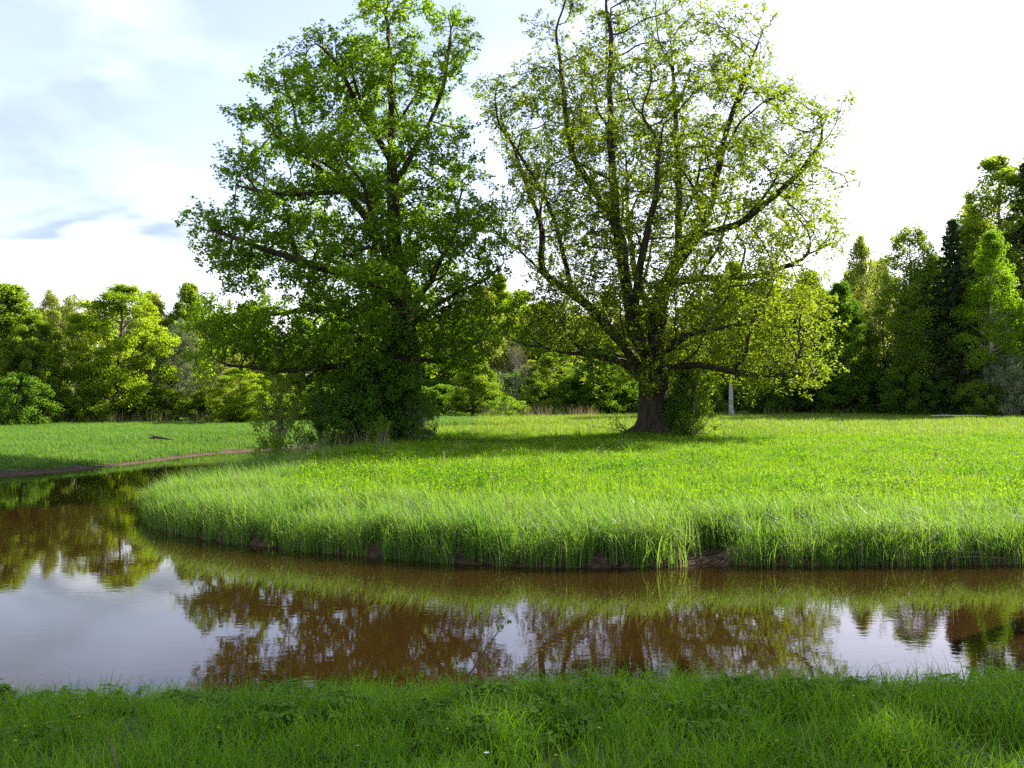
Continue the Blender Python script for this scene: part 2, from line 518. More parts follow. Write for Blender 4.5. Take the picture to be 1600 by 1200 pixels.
wx0, wx1, wy0, wy1 = -26, 90, 5.5, 64
wme = mesh_np('river_water', [(wx0, wy0, 0), (wx1, wy0, 0), (wx1, wy1, 0), (wx0, wy1, 0)], [(0, 1, 2, 3)], [M['water']])
link('river_water', wme, None, kind='structure')


# ------------------------------------------------------------------ the two oaks: limbs drawn by hand, twigs grown through the crown
def grow(nodes, parent, limb, attr, di, dk, step, iters, rng, jit=0.25, lift=0.0):
    """space colonisation: branches reach for the points attr"""
    pos = np.array(nodes, float); par = list(parent); lb = list(limb)
    kids = np.zeros(len(pos) + 60000, int)
    A = np.array(attr, float)
    nd = np.full(len(A), 1e9); ni = np.zeros(len(A), int)

    def upd(A, nd, ni, new, i0):
        for s in range(0, len(new), 200):
            c = new[s:s + 200]
            d = np.sqrt(((A[:, None, :] - c[None]) ** 2).sum(-1))
            j = d.argmin(1); dm = d[np.arange(len(A)), j]
            b = dm < nd
            nd[b] = dm[b]; ni[b] = i0 + s + j[b]
    upd(A, nd, ni, pos, 0)
    for it in range(iters):
        act = nd < di
        if act.sum() < 5:
            break
        v = unit(A[act] - pos[ni[act]])
        acc = np.zeros_like(pos); np.add.at(acc, ni[act], v)
        idx = np.unique(ni[act])
        idx = idx[kids[idx] < 4]
        if len(idx) == 0:
            break
        d = unit(unit(acc[idx]) + rng.normal(0, jit, (len(idx), 3)) + np.array([0, 0, lift]))
        new = pos[idx] + d * step * rng.uniform(0.8, 1.2, (len(idx), 1))
        i0 = len(pos)
        pos = np.concatenate([pos, new])
        for q in idx:
            par.append(int(q)); lb.append(lb[q]); kids[q] += 1
        upd(A, nd, ni, new, i0)
        keep = nd > dk
        A = A[keep]; nd = nd[keep]; ni = ni[keep]
        if len(A) < 5:
            break
    return pos, np.array(par), np.array(lb)


def chains(pos, par, rad):
    n = len(pos)
    ch = [[] for _ in range(n)]
    for i, p in enumerate(par):
        if p >= 0:
            ch[p].append(i)
    outc = []
    stack = [(0, -1)]
    while stack:
        s, pr = stack.pop()
        c = [pr, s] if pr >= 0 else [s]
        cur = s
        while ch[cur]:
            k = max(ch[cur], key=lambda q: rad[q])
            for q in ch[cur]:
                if q != k:
                    stack.append((q, cur))
            c.append(k); cur = k
        if len(c) > 1:
            outc.append(c)
    return outc


def make_oak(label, base_px, D, trunk, limbs, rows, n_clump, per_clump, leaf_mat_, leaf_size, leaf_per_tip, seed,
             trunk_r, clump_r, min_clump, depth_k=0.85, uniform=0.25, tip_r=0.010, spread=0.16, jit=0.2, lift=0.06, twigs=1.0, flat=0.55, fan=0.25, extra=()):
    rng = np.random.default_rng(seed)
    bx, by = (base_px - 800) / FPX * D, D
    bz = float(ground_z(np.array([bx]), np.array([by]))[0]) - 0.05
    B = np.array([bx, by, bz])

    def P2(x, y, dy):
        p = px(x, y, D); p[1] += dy
        return p
    nodes, par, lb = [], [], []

    def add_path(pts, lid, start=None):
        """resample a hand-drawn path and add it to the skeleton"""
        P = [np.array(p, float) for p in pts]
        prev = start
        if start is None:
            nodes.append(P[0]); par.append(-1); lb.append(lid); prev = 0
        else:
            P = [nodes[start]] + P
        for a, b in zip(P[:-1], P[1:]):
            k = max(1, int(np.linalg.norm(b - a) / 0.45))
            for q in range(1, k + 1):
                p = a + (b - a) * q / k
                p = p + rng.normal(0, 0.045, 3)
                nodes.append(p); par.append(prev); lb.append(lid); prev = len(nodes) - 1
    tp = [B] + [P2(*t) for t in trunk]
    add_path(tp, 0)
    for lid, pts in enumerate(limbs, 1):
        P = [P2(*t) for t in pts]
        d = [np.linalg.norm(np.array(q) - P[0]) for q in nodes]
        add_path(P[1:] if min(d) < 0.8 else P, lid, int(np.argmin(d)))
    nh0 = len(nodes)
    # boughs fanning out from the limbs
    nh = len(nodes)
    for lid in range(0, len(limbs) + 1):
        q = [i for i in range(nh) if lb[i] == lid and (lid > 0 or nodes[i][2] - bz > 7)]
        if len(q) < 6:
            continue
        for f in np.linspace(0.22, 0.9, max(3, int(len(q) / 4.5))):
            i = q[int(f * (len(q) - 1))]
            t = unit(nodes[i] - nodes[par[i]])
            o_ = nodes[i] - np.array([bx, by, nodes[i][2]])
            sd_ = unit(np.cross(t, rng.normal(size=3)))
            d = unit(t * 0.75 + sd_ * 0.75 + unit(o_) * 0.25 + np.array([0, 0, fan]))
            prev = i
            ln = rng.uniform(1.2, 3.6) * (1.1 - 0.5 * f)
            for k in range(int(ln / 0.4)):
                d = unit(d + rng.normal(0, 0.13, 3) + np.array([0, 0, 0.05]))
                nodes.append(nodes[prev] + d * 0.4); par.append(prev); lb.append(lid); prev = len(nodes) - 1
    # points the twigs reach for, gathered in clumps inside the outline of the crown
    ry = np.array([r[0] for r in rows], float); rl = np.array([r[1] for r in rows], float); rr = np.array([r[2] for r in rows], float)

    def inside(n):
        o = []
        wmax = (rr - rl).max()
        while len(o) < n:
            y = rng.uniform(ry[0], ry[-1]); l = np.interp(y, ry, rl); r_ = np.interp(y, ry, rr)
            if rng.uniform() > ((r_ - l) / wmax) ** 2:
                continue
            c, hw = (l + r_) / 2, max(12, (r_ - l) / 2 - 24)
            u, v = rng.uniform(-1, 1, 2)
            if u * u + v * v > 1:
                continue
            if rng.uniform() > 0.75 + 0.25 * (u * u + v * v):       # fewer leaves in the middle
                continue
            cap = min(1.0, 0.45 + 0.55 * (1 - abs((y - (ry[0] + ry[-1]) / 2) / (ry[-1] - ry[0]) * 2) ** 2))
            o.append(P2(c + u * hw, y, v * min(hw, 300) / FPX * D * depth_k * cap))
        return np.array(o)
    cand = inside(n_clump * 6)
    cc = []
    for pts in limbs:                                # leaves along the outer part of each limb
        Pl = [P2(*t) for t in pts]
        for f in (0.5, 0.62, 0.75, 0.88, 1.0):
            u = f * (len(Pl) - 1); k = min(int(u), len(Pl) - 2)
            cc.append(Pl[k] + (Pl[k + 1] - Pl[k]) * (u - k) + rng.normal(0, 0.35, 3) + np.array([0, 0, 0.25]))
    for (x0, x1, y0, y1, ne, dd) in extra:           # parts of the crown that are fuller
        for q in range(ne):
            cc.append(P2(rng.uniform(x0, x1), rng.uniform(y0, y1), rng.uniform(-dd, dd)))
    nfix = len(cc)
    for p in cand:
        if all(((p - q) * (1, 1, 1.3) @ ((p - q) * (1, 1, 1.3))) > min_clump ** 2 for q in cc):
            cc.append(p)
        if len(cc) - nfix >= n_clump:
            break
    cc = np.array(cc)
    at = []
    for c in cc:
        s = rng.uniform(0.75, 1.25) * clump_r
        q = unit(rng.normal(size=(per_clump, 3))) * rng.uniform(0, 1, (per_clump, 1)) ** 0.45
        at.append(c + q * np.array([s, s, s * flat]))
    at = np.concatenate(at)
    at = np.concatenate([at, inside(int(len(at) * uniform))])
    n0 = nh
    pos, pr, lbs = grow(nodes, par, lb, at, 4.0, 0.36, 0.31, 110, rng, jit, lift)
    for i in range(nh0, len(pos)):
        if lbs[i] == 0:
            lbs[i] = 100 + i if lbs[pr[i]] == 0 else lbs[pr[i]]
    # thickness by the pipe rule
    n = len(pos); acc = np.zeros(n)
    nk = np.zeros(n, int)
    for i in range(n):
        if pr[i] >= 0:
            nk[pr[i]] += 1
    acc[nk == 0] = 1.0
    for i in range(n - 1, 0, -1):                  # parents come before their children
        acc[pr[i]] += acc[i]
    pipe = math.log(acc[0]) / math.log(trunk_r / tip_r)
    rad = tip_r * np.maximum(acc, 1) ** (1 / pipe)
    # hand-drawn limbs taper evenly from fork to tip
    first = {}
    for i in range(n0):
        if lbs[i] > 0:
            first.setdefault(int(lbs[i]), []).append(i)
    for lid, q in first.items():
        w0 = max(rad[q[0]] * 0.9, 0.11)
        for k_, i in enumerate(q):
            rad[i] = max(rad[i], w0 * (1 - k_ / len(q)) ** 1.15)
    # flare of the trunk foot
    for i in range(n):
        if lbs[i] == 0 and i < n0:
            hgt = pos[i, 2] - B[2]
            rad[i] = max(rad[i], trunk_r * (1 + 0.45 * math.exp(-hgt / 0.45)) * max(0.0, 1 - hgt / 30.0) * (1 if hgt < 3 else 0))
    rt = root('oak_tree', label, 'tree', tuple(B))
    accs = {}
    for c in chains(pos, pr, rad):
        lid = lbs[c[1]]
        r_ = rad[c].copy()
        if pr[c[1]] == c[0] and len(c) > 1 and lbs[c[0]] == lid or True:
            r_[0] = min(r_[0], r_[1] * 1.25) if c[0] != 0 else r_[0]
        sides = 10 if r_.max() > 0.25 else (7 if r_.max() > 0.09 else (5 if r_.max() > 0.035 else 3))
        P = pos[c].copy()
        if r_.max() > 0.1 and len(c) > 3:
            P[1:-1] = P[1:-1] * 0.5 + (P[:-2] + P[2:]) * 0.25
        V, Q = tube(P - B, r_, sides)
        accs.setdefault(int(lid), Acc()).add(V, Q)
    for k in range(8):
        an = k * 0.785 + rng.normal(0, 0.15); rl_ = trunk_r * rng.uniform(1.7, 2.5)
        d = np.array([math.cos(an), math.sin(an), 0])
        P = np.array([[0, 0, 1.25], d * trunk_r * 0.62 + [0, 0, 0.75], d * trunk_r * 1.05 + [0, 0, 0.32], d * rl_ + [0, 0, -0.02], d * rl_ * 1.35 + [0, 0, -0.2]])
        V, Q = tube(P, np.array([0.30, 0.33, 0.27, 0.15, 0.06]) * trunk_r / 0.66, 7)
        accs[0].add(V, Q)
    # twiglets and leaves on the thin wood
    thin = np.where(rad < tip_r * 2.6)[0]
    tips = np.where(nk == 0)[0]
    istip = nk == 0
    lp, lv = [], []
    for i in thin:
        d0 = unit(pos[i] - pos[pr[i]])
        cv = rng.uniform()
        m_ = 2 if istip[i] else (1 if rng.uniform() < twigs else 0)
        for k in range(m_):
            d = unit(d0 * (1.0 if istip[i] else 0.4) + rng.normal(0, 0.55, 3) + np.array([0, 0, 0.15]))
            ln = rng.uniform(0.25, 0.62)
            m = pos[i] + d * ln * 0.5 + rng.normal(0, 0.04, 3); e = pos[i] + d * ln
            V, Q = tube(np.array([pos[i], m, e]) - B, [tip_r * 0.8, tip_r * 0.6, tip_r * 0.35], 3)
            accs[int(lbs[i])].add(V, Q)
            q = pos[i] + d * ln * rng.uniform(0.2, 1.15, (leaf_per_tip, 1)) + rng.normal(0, spread * 0.5, (leaf_per_tip, 3))
            lp.append(q); lv.append(np.full(len(q), cv))
        q = pos[i] + rng.normal(0, spread, (max(1, leaf_per_tip // 3), 3))
        lp.append(q); lv.append(np.full(len(q), cv))
    lp = np.concatenate(lp); lv = np.concatenate(lv)
    V, Q = leaves(lp - B, leaf_size, rng, 1.0, 0.62)
    vals = np.clip(0.45 * lv + 0.55 * rng.uniform(size=len(lp)), 0, 1)
    link('crown', mesh_np('oak_crown', V, Q, [leaf_mat_], vals), rt)
    for lid, a in sorted(accs.items()):
        link('trunk' if lid == 0 else 'limb', a.mesh('oak_wood', [M['oak_bark']], True), rt)
    print('oak', label[:20], 'nodes', n, 'tips', len(tips), 'leaves', len(lp))
    return rt


OAK_L_ROWS = [(-45, 565, 650), (0, 515, 702), (55, 508, 710), (90, 450, 715), (130, 392, 722), (190, 358, 745), (250, 355, 765), (310, 342, 778),
              (345, 308, 782), (385, 318, 790), (420, 345, 795), (452, 330, 790), (482, 285, 775), (525, 290, 775), (560, 335, 770), (592, 350, 700)]
OAK_L_TRUNK = [(633, 600, 0), (632, 500, 0), (622, 440, 0.1), (614, 380, 0), (613, 290, -0.2), (609, 200, 0.1), (607, 100, 0.2), (602, 10, 0)]
OAK_L_LIMBS = [
    [(634, 505, 0), (668, 440, 0.5), (695, 380, 1.0), (728, 320, 1.5)],
    [(628, 480, 0), (575, 440, -1.0), (505, 425, -1.8), (430, 400, -2.2), (350, 370, -2.0)],
    [(617, 425, 0), (572, 340, 0.5), (520, 275, 0.8), (440, 220, 1.0), (390, 170, 1.0)],
    [(613, 300, 0), (655, 225, -0.6), (695, 150, -1.0), (705, 60, -1.0)],
    [(633, 545, 0), (560, 570, -1.2), (470, 582, -2.0), (370, 575, -2.0)],
    [(630, 525, 0), (560, 495, 1.5), (480, 470, 2.8), (400, 480, 3.2), (285, 498, 2.5)],
    [(634, 520, 0), (700, 470, -1.4), (760, 450, -2.2)],
    [(634, 570, 0), (690, 560, 1.2), (755, 525, 2.0)],
    [(612, 250, 0), (560, 170, -1.0), (530, 90, -1.2)],
    [(620, 440, 0), (600, 380, -2.5), (590, 320, -4.2), (560, 280, -5.0)],
    [(620, 440, 0), (640, 370, 2.5), (650, 300, 4.2)],
    [(632, 540, 0), (650, 510, -2.5), (640, 480, -4.8), (600, 470, -6.0)],
    [(632, 520, 0), (640, 480, 3.0), (630, 440, 5.5)],
    [(613, 340, 0), (560, 310, -1.5), (450, 320, -2.0), (380, 300, -1.5)],
]
make_oak('tall old oak with dense dark green crown, its trunk foot hidden by a big shrub', 633, 43.0, OAK_L_TRUNK, OAK_L_LIMBS, OAK_L_ROWS,
         145, 52, M['oak_leaf'], 0.155, 16, 11, 0.66, 1.0, 1.68, uniform=0.03, tip_r=0.012, flat=0.48, extra=((330, 480, 330, 420, 8, 2), (300, 420, 480, 585, 10, 2), (450, 600, 480, 580, 12, 4), (650, 760, 480, 570, 8, 3)))

OAK_R_ROWS = [(-50, 850, 1075), (0, 838, 1120), (40, 835, 1205), (90, 800, 1238), (130, 738, 1250), (175, 722, 1290), (220, 738, 1322), (300, 732, 1342),
              (350, 745, 1340), (385, 765, 1325), (425, 775, 1308), (460, 785, 1320), (510, 795, 1328), (555, 815, 1322), (600, 905, 1300)]
OAK_R_TRUNK = [(1021, 640, 0), (1020, 595, 0), (1023, 560, 0), (1030, 500, 0.1), (1038, 440, 0.2)]
OAK_R_LIMBS = [
    [(1010, 588, 0), (968, 566, -0.6), (925, 556, -1.2), (880, 556, -1.8), (845, 545, -2.0), (800, 535, -2.2)],
    [(1010, 580, 0), (965, 525, 0.4), (935, 487, 0.8), (895, 452, 1.0), (850, 425, 1.2), (822, 392, 1.2), (780, 362, 1.0), (750, 330, 0.8)],
    [(1015, 575, 0), (985, 520, -0.8), (975, 455, -1.2), (962, 370, -1.4), (925, 305, -1.2), (892, 245, -1.0), (880, 150, -0.6), (868, 50, -0.4)],
    [(962, 370, -1.4), (948, 270, -2.2), (945, 150, -2.4), (950, 40, -2.2)],
    [(1038, 440, 0.2), (1062, 395, 0.4), (1068, 300, 0.9), (1066, 170, 1.4), (1060, 40, 1.6)],
    [(1038, 440, 0.2), (1085, 375, -0.6), (1110, 315, -1.0), (1122, 235, -1.2), (1150, 150, -1.6), (1180, 60, -1.6)],
    [(1085, 375, -0.6), (1145, 358, -1.0), (1190, 325, -1.2), (1245, 268, -1.0), (1300, 200, -0.8)],
    [(1040, 445, 0.2), (1100, 428, 1.0), (1195, 424, 1.6), (1255, 402, 1.8), (1315, 372, 1.8)],
    [(1024, 570, 0), (1080, 572, -1.6), (1160, 590, -2.6), (1205, 586, -3.0), (1240, 590, -2.8)],
    [(1026, 555, 0), (1075, 515, 1.5), (1150, 490, 2.6), (1230, 480, 3.2), (1285, 470, 3.2)],
    [(850, 425, 1.2), (845, 330, 2.0), (810, 230, 2.2), (770, 130, 2.0)],
    [(895, 452, 1.0), (870, 350, 0.2), (830, 270, -0.4), (780, 200, -0.8)],
    [(985, 520, -0.8), (985, 440, -3.0), (1000, 350, -4.5), (1010, 240, -5.0)],
    [(1030, 500, 0), (1010, 430, 3.0), (1000, 330, 4.5), (1000, 200, 5.0)],
    [(1026, 555, 0), (1060, 530, -3.0), (1110, 520, -5.5), (1160, 530, -6.5)],
    [(1015, 570, 0), (960, 540, 3.5), (900, 530, 5.0)],
]
make_oak('broad old oak with sparse yellow-green crown and bare stout trunk on the meadow', 1021, 45.0, OAK_R_TRUNK, OAK_R_LIMBS, OAK_R_ROWS,
         175, 32, M['oak_young_leaf'], 0.135, 11, 23, 0.66, 0.95, 1.4, 0.8, 0.10, 0.011, jit=0.14, lift=0.20, flat=0.75, fan=0.6, extra=((1080, 1270, 415, 590, 46, 4), (870, 1080, 430, 560, 18, 4), (820, 900, 430, 540, 8, 2)))


# ------------------------------------------------------------------ other trees and shrubs, built once per kind
def crown_leaves(centres, radii, flat, n_each, size, rng, up=0.8):
    P, vv = [], []
    for c, r_ in zip(centres, radii):
        q = unit(rng.normal(size=(n_each, 3))) * rng.uniform(0, 1, (n_each, 1)) ** 0.5 * np.array([r_, r_, r_ * flat])
        P.append(c + q); vv.append(np.full(n_each, rng.uniform()))
    P = np.concatenate(P); vv = np.concatenate(vv)
    V, Q = leaves(P, size, rng, up)
    return V, Q, np.clip(0.5 * vv + 0.5 * rng.uniform(size=len(P)), 0, 1)


def wood_tree(rng, H, r0, tips, lean=0.3, r_br=0.05, sides=7, start=0.18):
    """a trunk and a bough to each clump of leaves"""
    a = Acc()
    n = 12
    t = np.linspace(0, 1, n)
    off = np.cumsum(rng.normal(0, lean * 0.12, (n, 2)), 0); off[0] = 0
    P = np.stack([off[:, 0], off[:, 1], t * H * 0.95], 1)
    rad = r0 * (1 - t) ** 0.8 + 0.02
    rad[0] *= 1.35
    V, Q = tube(P, rad, sides); a.add(V, Q)
    for c in tips:
        h = c[2] - np.hypot(c[0], c[1]) * rng.uniform(0.35, 0.9)
        h = np.clip(h, H * start * 0.6, H * 0.9)
        b = np.array([np.interp(h, P[:, 2], P[:, 0]), np.interp(h, P[:, 2], P[:, 1]), h])
        m = (b + c) / 2 + rng.normal(0, 0.15, 3) * np.linalg.norm(c - b) * 0.4 + np.array([0, 0, -0.08 * np.linalg.norm(c - b)])
        rb = max(0.02, r_br * min(1.0, np.linalg.norm(c - b) / 3.0))
        V, Q = tube(np.array([b, b * 0.5 + m * 0.5, m, c]), [rb, rb * 0.8, rb * 0.6, 0.012], 4); a.add(V, Q)
    return a, P


def profile_pts(rng, n, H, W, z0, prof, shell=0.55):
    o = []
    while len(o) < n:
        t = rng.uniform()
        r_ = prof(t) * W / 2
        if rng.uniform() > prof(t) + 0.1:
            continue
        an = rng.uniform(0, 6.283); q = r_ * rng.uniform(shell ** 2, 1) ** 0.5 if rng.uniform() < 0.8 else r_ * rng.uniform(0, shell)
        o.append((q * math.cos(an), q * math.sin(an), (z0 + (1 - z0) * t) * H))
    return np.array(o)


PROTO = {}


def proto(kind, seed, H, W, z0, prof, n_clump, clump_r, flat, n_each, size, r0, bark, up=0.8, r_br=0.05, lean=0.3, shell=0.55):
    rng = np.random.default_rng(seed)
    C = profile_pts(rng, n_clump, H, W, z0, prof, shell)
    k_ = n_clump // 4
    tz = rng.uniform(0.50, 0.985, k_); an = rng.uniform(0, 6.283, k_); q = rng.uniform(0, 1, k_) ** 0.6 * np.array([prof(t) for t in tz]) * W * 0.5
    C[:k_] = np.stack([q * np.cos(an), q * np.sin(an), (z0 + (1 - z0) * tz) * H], 1)
    rr = rng.uniform(0.6, 1.25, n_clump) * clump_r
    # smaller clumps towards the top
    rr *= 1.1 - 0.45 * C[:, 2] / H
    a, P = wood_tree(rng, H, r0, C, lean, r_br)
    C[:, 0] += np.interp(C[:, 2], P[:, 2], P[:, 0]); C[:, 1] += np.interp(C[:, 2], P[:, 2], P[:, 1])
    V, Q, v = crown_leaves(C, rr, flat, n_each, size, rng, up)
    PROTO[kind] = (a.mesh(kind + '_trunk', [M[bark]], True), mesh_np(kind + '_crown', V, Q, [M['leaf_green']], v), H, W)


rnd = lambda t: math.sqrt(max(0.0, 1 - (2 * t - 0.85) ** 2 / 1.4)) * (1 if t < 0.85 else (1 - t) / 0.15 * 0.7 + 0.3)
egg = lambda t: (0.65 + 1.4 * t if t < 0.25 else 1.0 - 0.95 * ((t - 0.25) / 0.75) ** 1.7)
cone = lambda t: max(0.06, 1.0 - t) ** 0.8
col_ = lambda t: (0.75 + t if t < 0.25 else 1.0 - 0.8 * ((t - 0.25) / 0.75) ** 2.2)

proto('broad', 1, 13, 9.5, 0.10, rnd, 150, 1.25, 0.6, 240, 0.24, 0.24, 'bark')
proto('broad_b', 2, 13, 8.0, 0.08, egg, 150, 1.15, 0.65, 240, 0.232, 0.22, 'bark')
proto('broad_c', 3, 13, 8.5, 0.06, egg, 150, 1.3, 0.6, 240, 0.232, 0.20, 'bark')
proto('airy', 4, 12, 7.5, 0.12, rnd, 190, 0.95, 0.8, 112, 0.176, 0.15, 'grey_bark', 0.2, 0.04)
proto('airy_b', 5, 13, 6.5, 0.12, egg, 190, 0.9, 0.9, 112, 0.176, 0.15, 'grey_bark', 0.2, 0.04)
proto('birch', 6, 16, 5.2, 0.16, egg, 190, 0.85, 0.85, 136, 0.168, 0.17, 'pale_bark', 0.1, 0.035, 0.25)
proto('birch_b', 7, 16, 5.6, 0.12, col_, 190, 0.9, 0.9, 144, 0.168, 0.16, 'pale_bark', 0.1, 0.035, 0.25)
proto('poplar', 13, 15, 7.5, 0.34, egg, 110, 1.1, 0.65, 176, 0.216, 0.25, 'pale_bark')
proto('stem_birch', 14, 12, 3.6, 0.28, egg, 110, 0.6, 0.9, 96, 0.152, 0.085, 'pale_bark', 0.1, 0.025, 0.5)
proto('aspen', 8, 24, 8.0, 0.10, col_, 240, 1.15, 0.8, 152, 0.224, 0.30, 'grey_bark')
proto('bush', 9, 3.6, 4.6, 0.02, rnd, 100, 0.62, 0.8, 110, 0.16, 0.05, 'bark', 0.3, 0.025, 0.2, 0.3)
proto('bush_b', 10, 3.6, 3.8, 0.02, egg, 100, 0.58, 0.85, 110, 0.16, 0.05, 'bark', 0.3, 0.025, 0.2, 0.3)
proto('bush_airy', 12, 3.6, 4.4, 0.04, rnd, 100, 0.5, 0.9, 50, 0.14, 0.04, 'grey_bark', 0.2, 0.02, 0.2, 0.3)


def proto_spruce(kind, seed, H, W):
    rng = np.random.default_rng(seed)
    a = Acc(); t = np.linspace(0, 1, 14)
    P = np.stack([np.zeros(14), np.zeros(14), t * H], 1)
    V, Q = tube(P, 0.24 * (1 - t) + 0.015, 7); a.add(V, Q)
    LP, LV = [], []
    z = H * 0.10
    while z < H * 0.985:
        f = 1 - z / H
        n = 5 + int(4 * f)
        a0 = rng.uniform(0, 6.28)
        for k in range(n):
            an = a0 + k * 6.283 / n + rng.normal(0, 0.2)
            ln = (W / 2) * (f ** 0.74) * rng.choice([0.6, 0.85, 1.0, 1.15]) * rng.uniform(0.9, 1.1) + 0.15
            d = np.array([math.cos(an), math.sin(an), 0])
            s = np.linspace(0, 1, 6)[:, None]
            br = np.array([0, 0, z]) + d * ln * s + np.array([0, 0, 1]) * (-0.42 * ln * s + 0.24 * ln * s ** 2.4)
            V, Q = tube(br, np.linspace(0.035, 0.008, 6) * (0.4 + f), 3); a.add(V, Q)
            m = int(22 + 85 * ln / (W / 2))
            u = rng.uniform(0.02, 1.06, (m, 1)) ** 0.75
            c = np.array([0, 0, z]) + d * ln * u + np.array([0, 0, 1]) * (-0.42 * ln * u + 0.24 * ln * u ** 2.4)
            side = np.array([-d[1], d[0], 0])
            c = c + side * rng.normal(0, 0.13, (m, 1)) * ln * (1.1 - u) + np.array([0, 0, -1]) * np.abs(rng.normal(0, 0.16, (m, 1)))
            LP.append(c); LV.append(np.full(m, rng.uniform()))
        z += rng.uniform(0.34, 0.52) * (0.7 + 0.7 * f)
    LP = np.concatenate(LP); LV = np.concatenate(LV)
    V, Q = leaves(LP, 0.36, rng, 0.2, 0.38)
    PROTO[kind] = (a.mesh(kind + '_trunk', [M['bark']], True), mesh_np(kind + '_crown', V, Q, [M['needle']], 0.5 * LV + 0.5 * rng.uniform(size=len(LP))), H, W)


proto_spruce('spruce', 31, 18, 7.4)
proto_spruce('spruce_b', 32, 22, 8.8)


def proto_bare(kind, seed, H, W, nb=34):
    """a leafless or nearly leafless tree of fine upright twigs"""
    rng = np.random.default_rng(seed)
    a = Acc(); t = np.linspace(0, 1, 10)
    off = np.cumsum(rng.normal(0, 0.08, (10, 2)), 0); off[0] = 0
    P = np.stack([off[:, 0], off[:, 1], t * H], 1)
    V, Q = tube(P, 0.13 * (1 - t) + 0.012, 6); a.add(V, Q)
    LP = []
    for k in range(nb):
        u = rng.uniform(0.15, 0.93)
        b = np.array([np.interp(u, t, P[:, 0]), np.interp(u, t, P[:, 1]), u * H])
        an = rng.uniform(0, 6.28); ln = (1 - u * 0.75) * W * rng.uniform(0.5, 0.9)
        e = b + np.array([math.cos(an) * ln * 0.55, math.sin(an) * ln * 0.55, ln * rng.uniform(0.7, 1.1)])
        m = (b + e) / 2 + np.array([math.cos(an), math.sin(an), -0.6]) * ln * 0.12
        V, Q = tube(np.array([b, m, e]), [0.035, 0.022, 0.008], 4); a.add(V, Q)
        for j in range(14):
            s = rng.uniform(0.25, 1)
            c = (b + (m - b) * 2 * s) if s < 0.5 else (m + (e - m) * (2 * s - 1))
            f = c + rng.normal(0, 1, 3) * ln * 0.13 + np.array([0, 0, ln * 0.2])
            V, Q = tube(np.array([c, (c + f) / 2 + rng.normal(0, 0.05, 3), f]), [0.014, 0.010, 0.005], 3); a.add(V, Q)
            LP.append(f + rng.normal(0, 0.25, (5, 3)))
    LP = np.concatenate(LP)
    V, Q = leaves(LP, 0.11, rng, 0.2)
    PROTO[kind] = (a.mesh(kind + '_trunk', [M['grey_bark']], True), mesh_np(kind + '_crown', V, Q, [M['leaf_twig']], rng.uniform(size=len(LP))), H, W)


proto_bare('bare', 41, 15, 5.5)
proto_bare('bare_b', 42, 12, 6.0, 40)

NAMES = {'poplar': 'poplar_tree', 'stem_birch': 'birch_tree', 'broad': 'broadleaf_tree', 'broad_b': 'broadleaf_tree', 'broad_c': 'broadleaf_tree', 'airy': 'willow_tree', 'airy_b': 'willow_tree',
         'birch': 'birch_tree', 'birch_b': 'birch_tree', 'aspen': 'aspen_tree', 'bush': 'shrub', 'bush_b': 'shrub', 'bush_airy': 'shrub',
         'spruce': 'spruce_tree', 'spruce_b': 'spruce_tree', 'bare': 'bare_tree', 'bare_b': 'bare_tree'}
prng = np.random.default_rng(77)


def plant(kind, x, top, D, width, mat, label, group, z_sink=0.05, rz=None):
    """kind of tree at pixel column x, its tip at pixel row top, D metres off and width pixels broad"""
    tr, cr, H, W = PROTO[kind]
    W = W * (0.8 if 'spruce' in kind else 1)
    X = (x - 800) / FPX * D
    z = float(ground_z(np.array([X]), np.array([float(D)]))[0]) - z_sink
    h = CH + (HZ - top) / FPX * D - z
    sw = width / FPX * D / W
    name = NAMES[kind]
    rt = root(name, label, 'shrub' if name == 'shrub' else 'tree', (X, D, z), prng.uniform(0, 6.28) if rz is None else rz, (sw, sw, h / H), group)
    o = link('stems' if name == 'shrub' else 'trunk', tr, rt)
    c = link('foliage' if name == 'shrub' else 'crown', cr, rt)
    if mat:
        c.material_slots[0].link = 'OBJECT'
        c.material_slots[0].material = M[mat]
    return rt


GL, GM_, GR = 'trees at the edge of the left wood', 'trees behind the meadow between the oaks', 'trees at the edge of the right wood'
SH = 'shrubs along the edge of the wood'
plant('broad_c', 15, 448, 80, 175, 'leaf_green', 'dense dark green tree at the left edge of the photo above the round shrub', GL)
plant('broad', 52, 492, 78, 95, 'leaf_green', 'low round-topped green tree beside the dense tree at the left edge', GL)
plant('airy_b', 78, 452, 92, 75, 'leaf_olive', 'thin airy tree whose tip shows between the leftmost trees', GL)
plant('airy', 112, 462, 86, 110, 'leaf_olive', 'greyish olive tree on the left flank of the big yellow-green tree', GL)
plant('broad', 185, 446, 82, 165, 'leaf_yellow', 'big yellow-green tree, brightest in the left wood', GL)
plant('broad_b', 232, 456, 95, 100, 'leaf_olive', 'muted green pointed tree behind the right shoulder of the big yellow-green tree', GL)
plant('broad_c', 295, 446, 96, 105, 'leaf_green', 'dense green tree rising behind the left tips of the dark oak', GL)
plant('airy', 280, 500, 86, 80, 'leaf_grey', 'pale grey-leaved tree right of the big yellow-green tree', GL)
plant('airy', 345, 522, 84, 90, 'leaf_olive', 'low pale olive tree below the left limbs of the dark oak', GL)
plant('broad', 378, 575, 80, 95, 'leaf_yellow', 'low round yellow-green tree left of the shrubs under the dark oak', GL)
plant('airy_b', 425, 525, 90, 80, 'leaf_olive', 'pale olive tree seen under the lowest left limb of the dark oak', GL)
plant('birch', 462, 520, 94, 70, 'leaf_olive', 'thin pale-stemmed tree behind the small shrub of the dark oak', GL)
plant('broad_b', 520, 500, 96, 110, 'leaf_green', 'green tree directly behind the big shrub of the dark oak', GL)
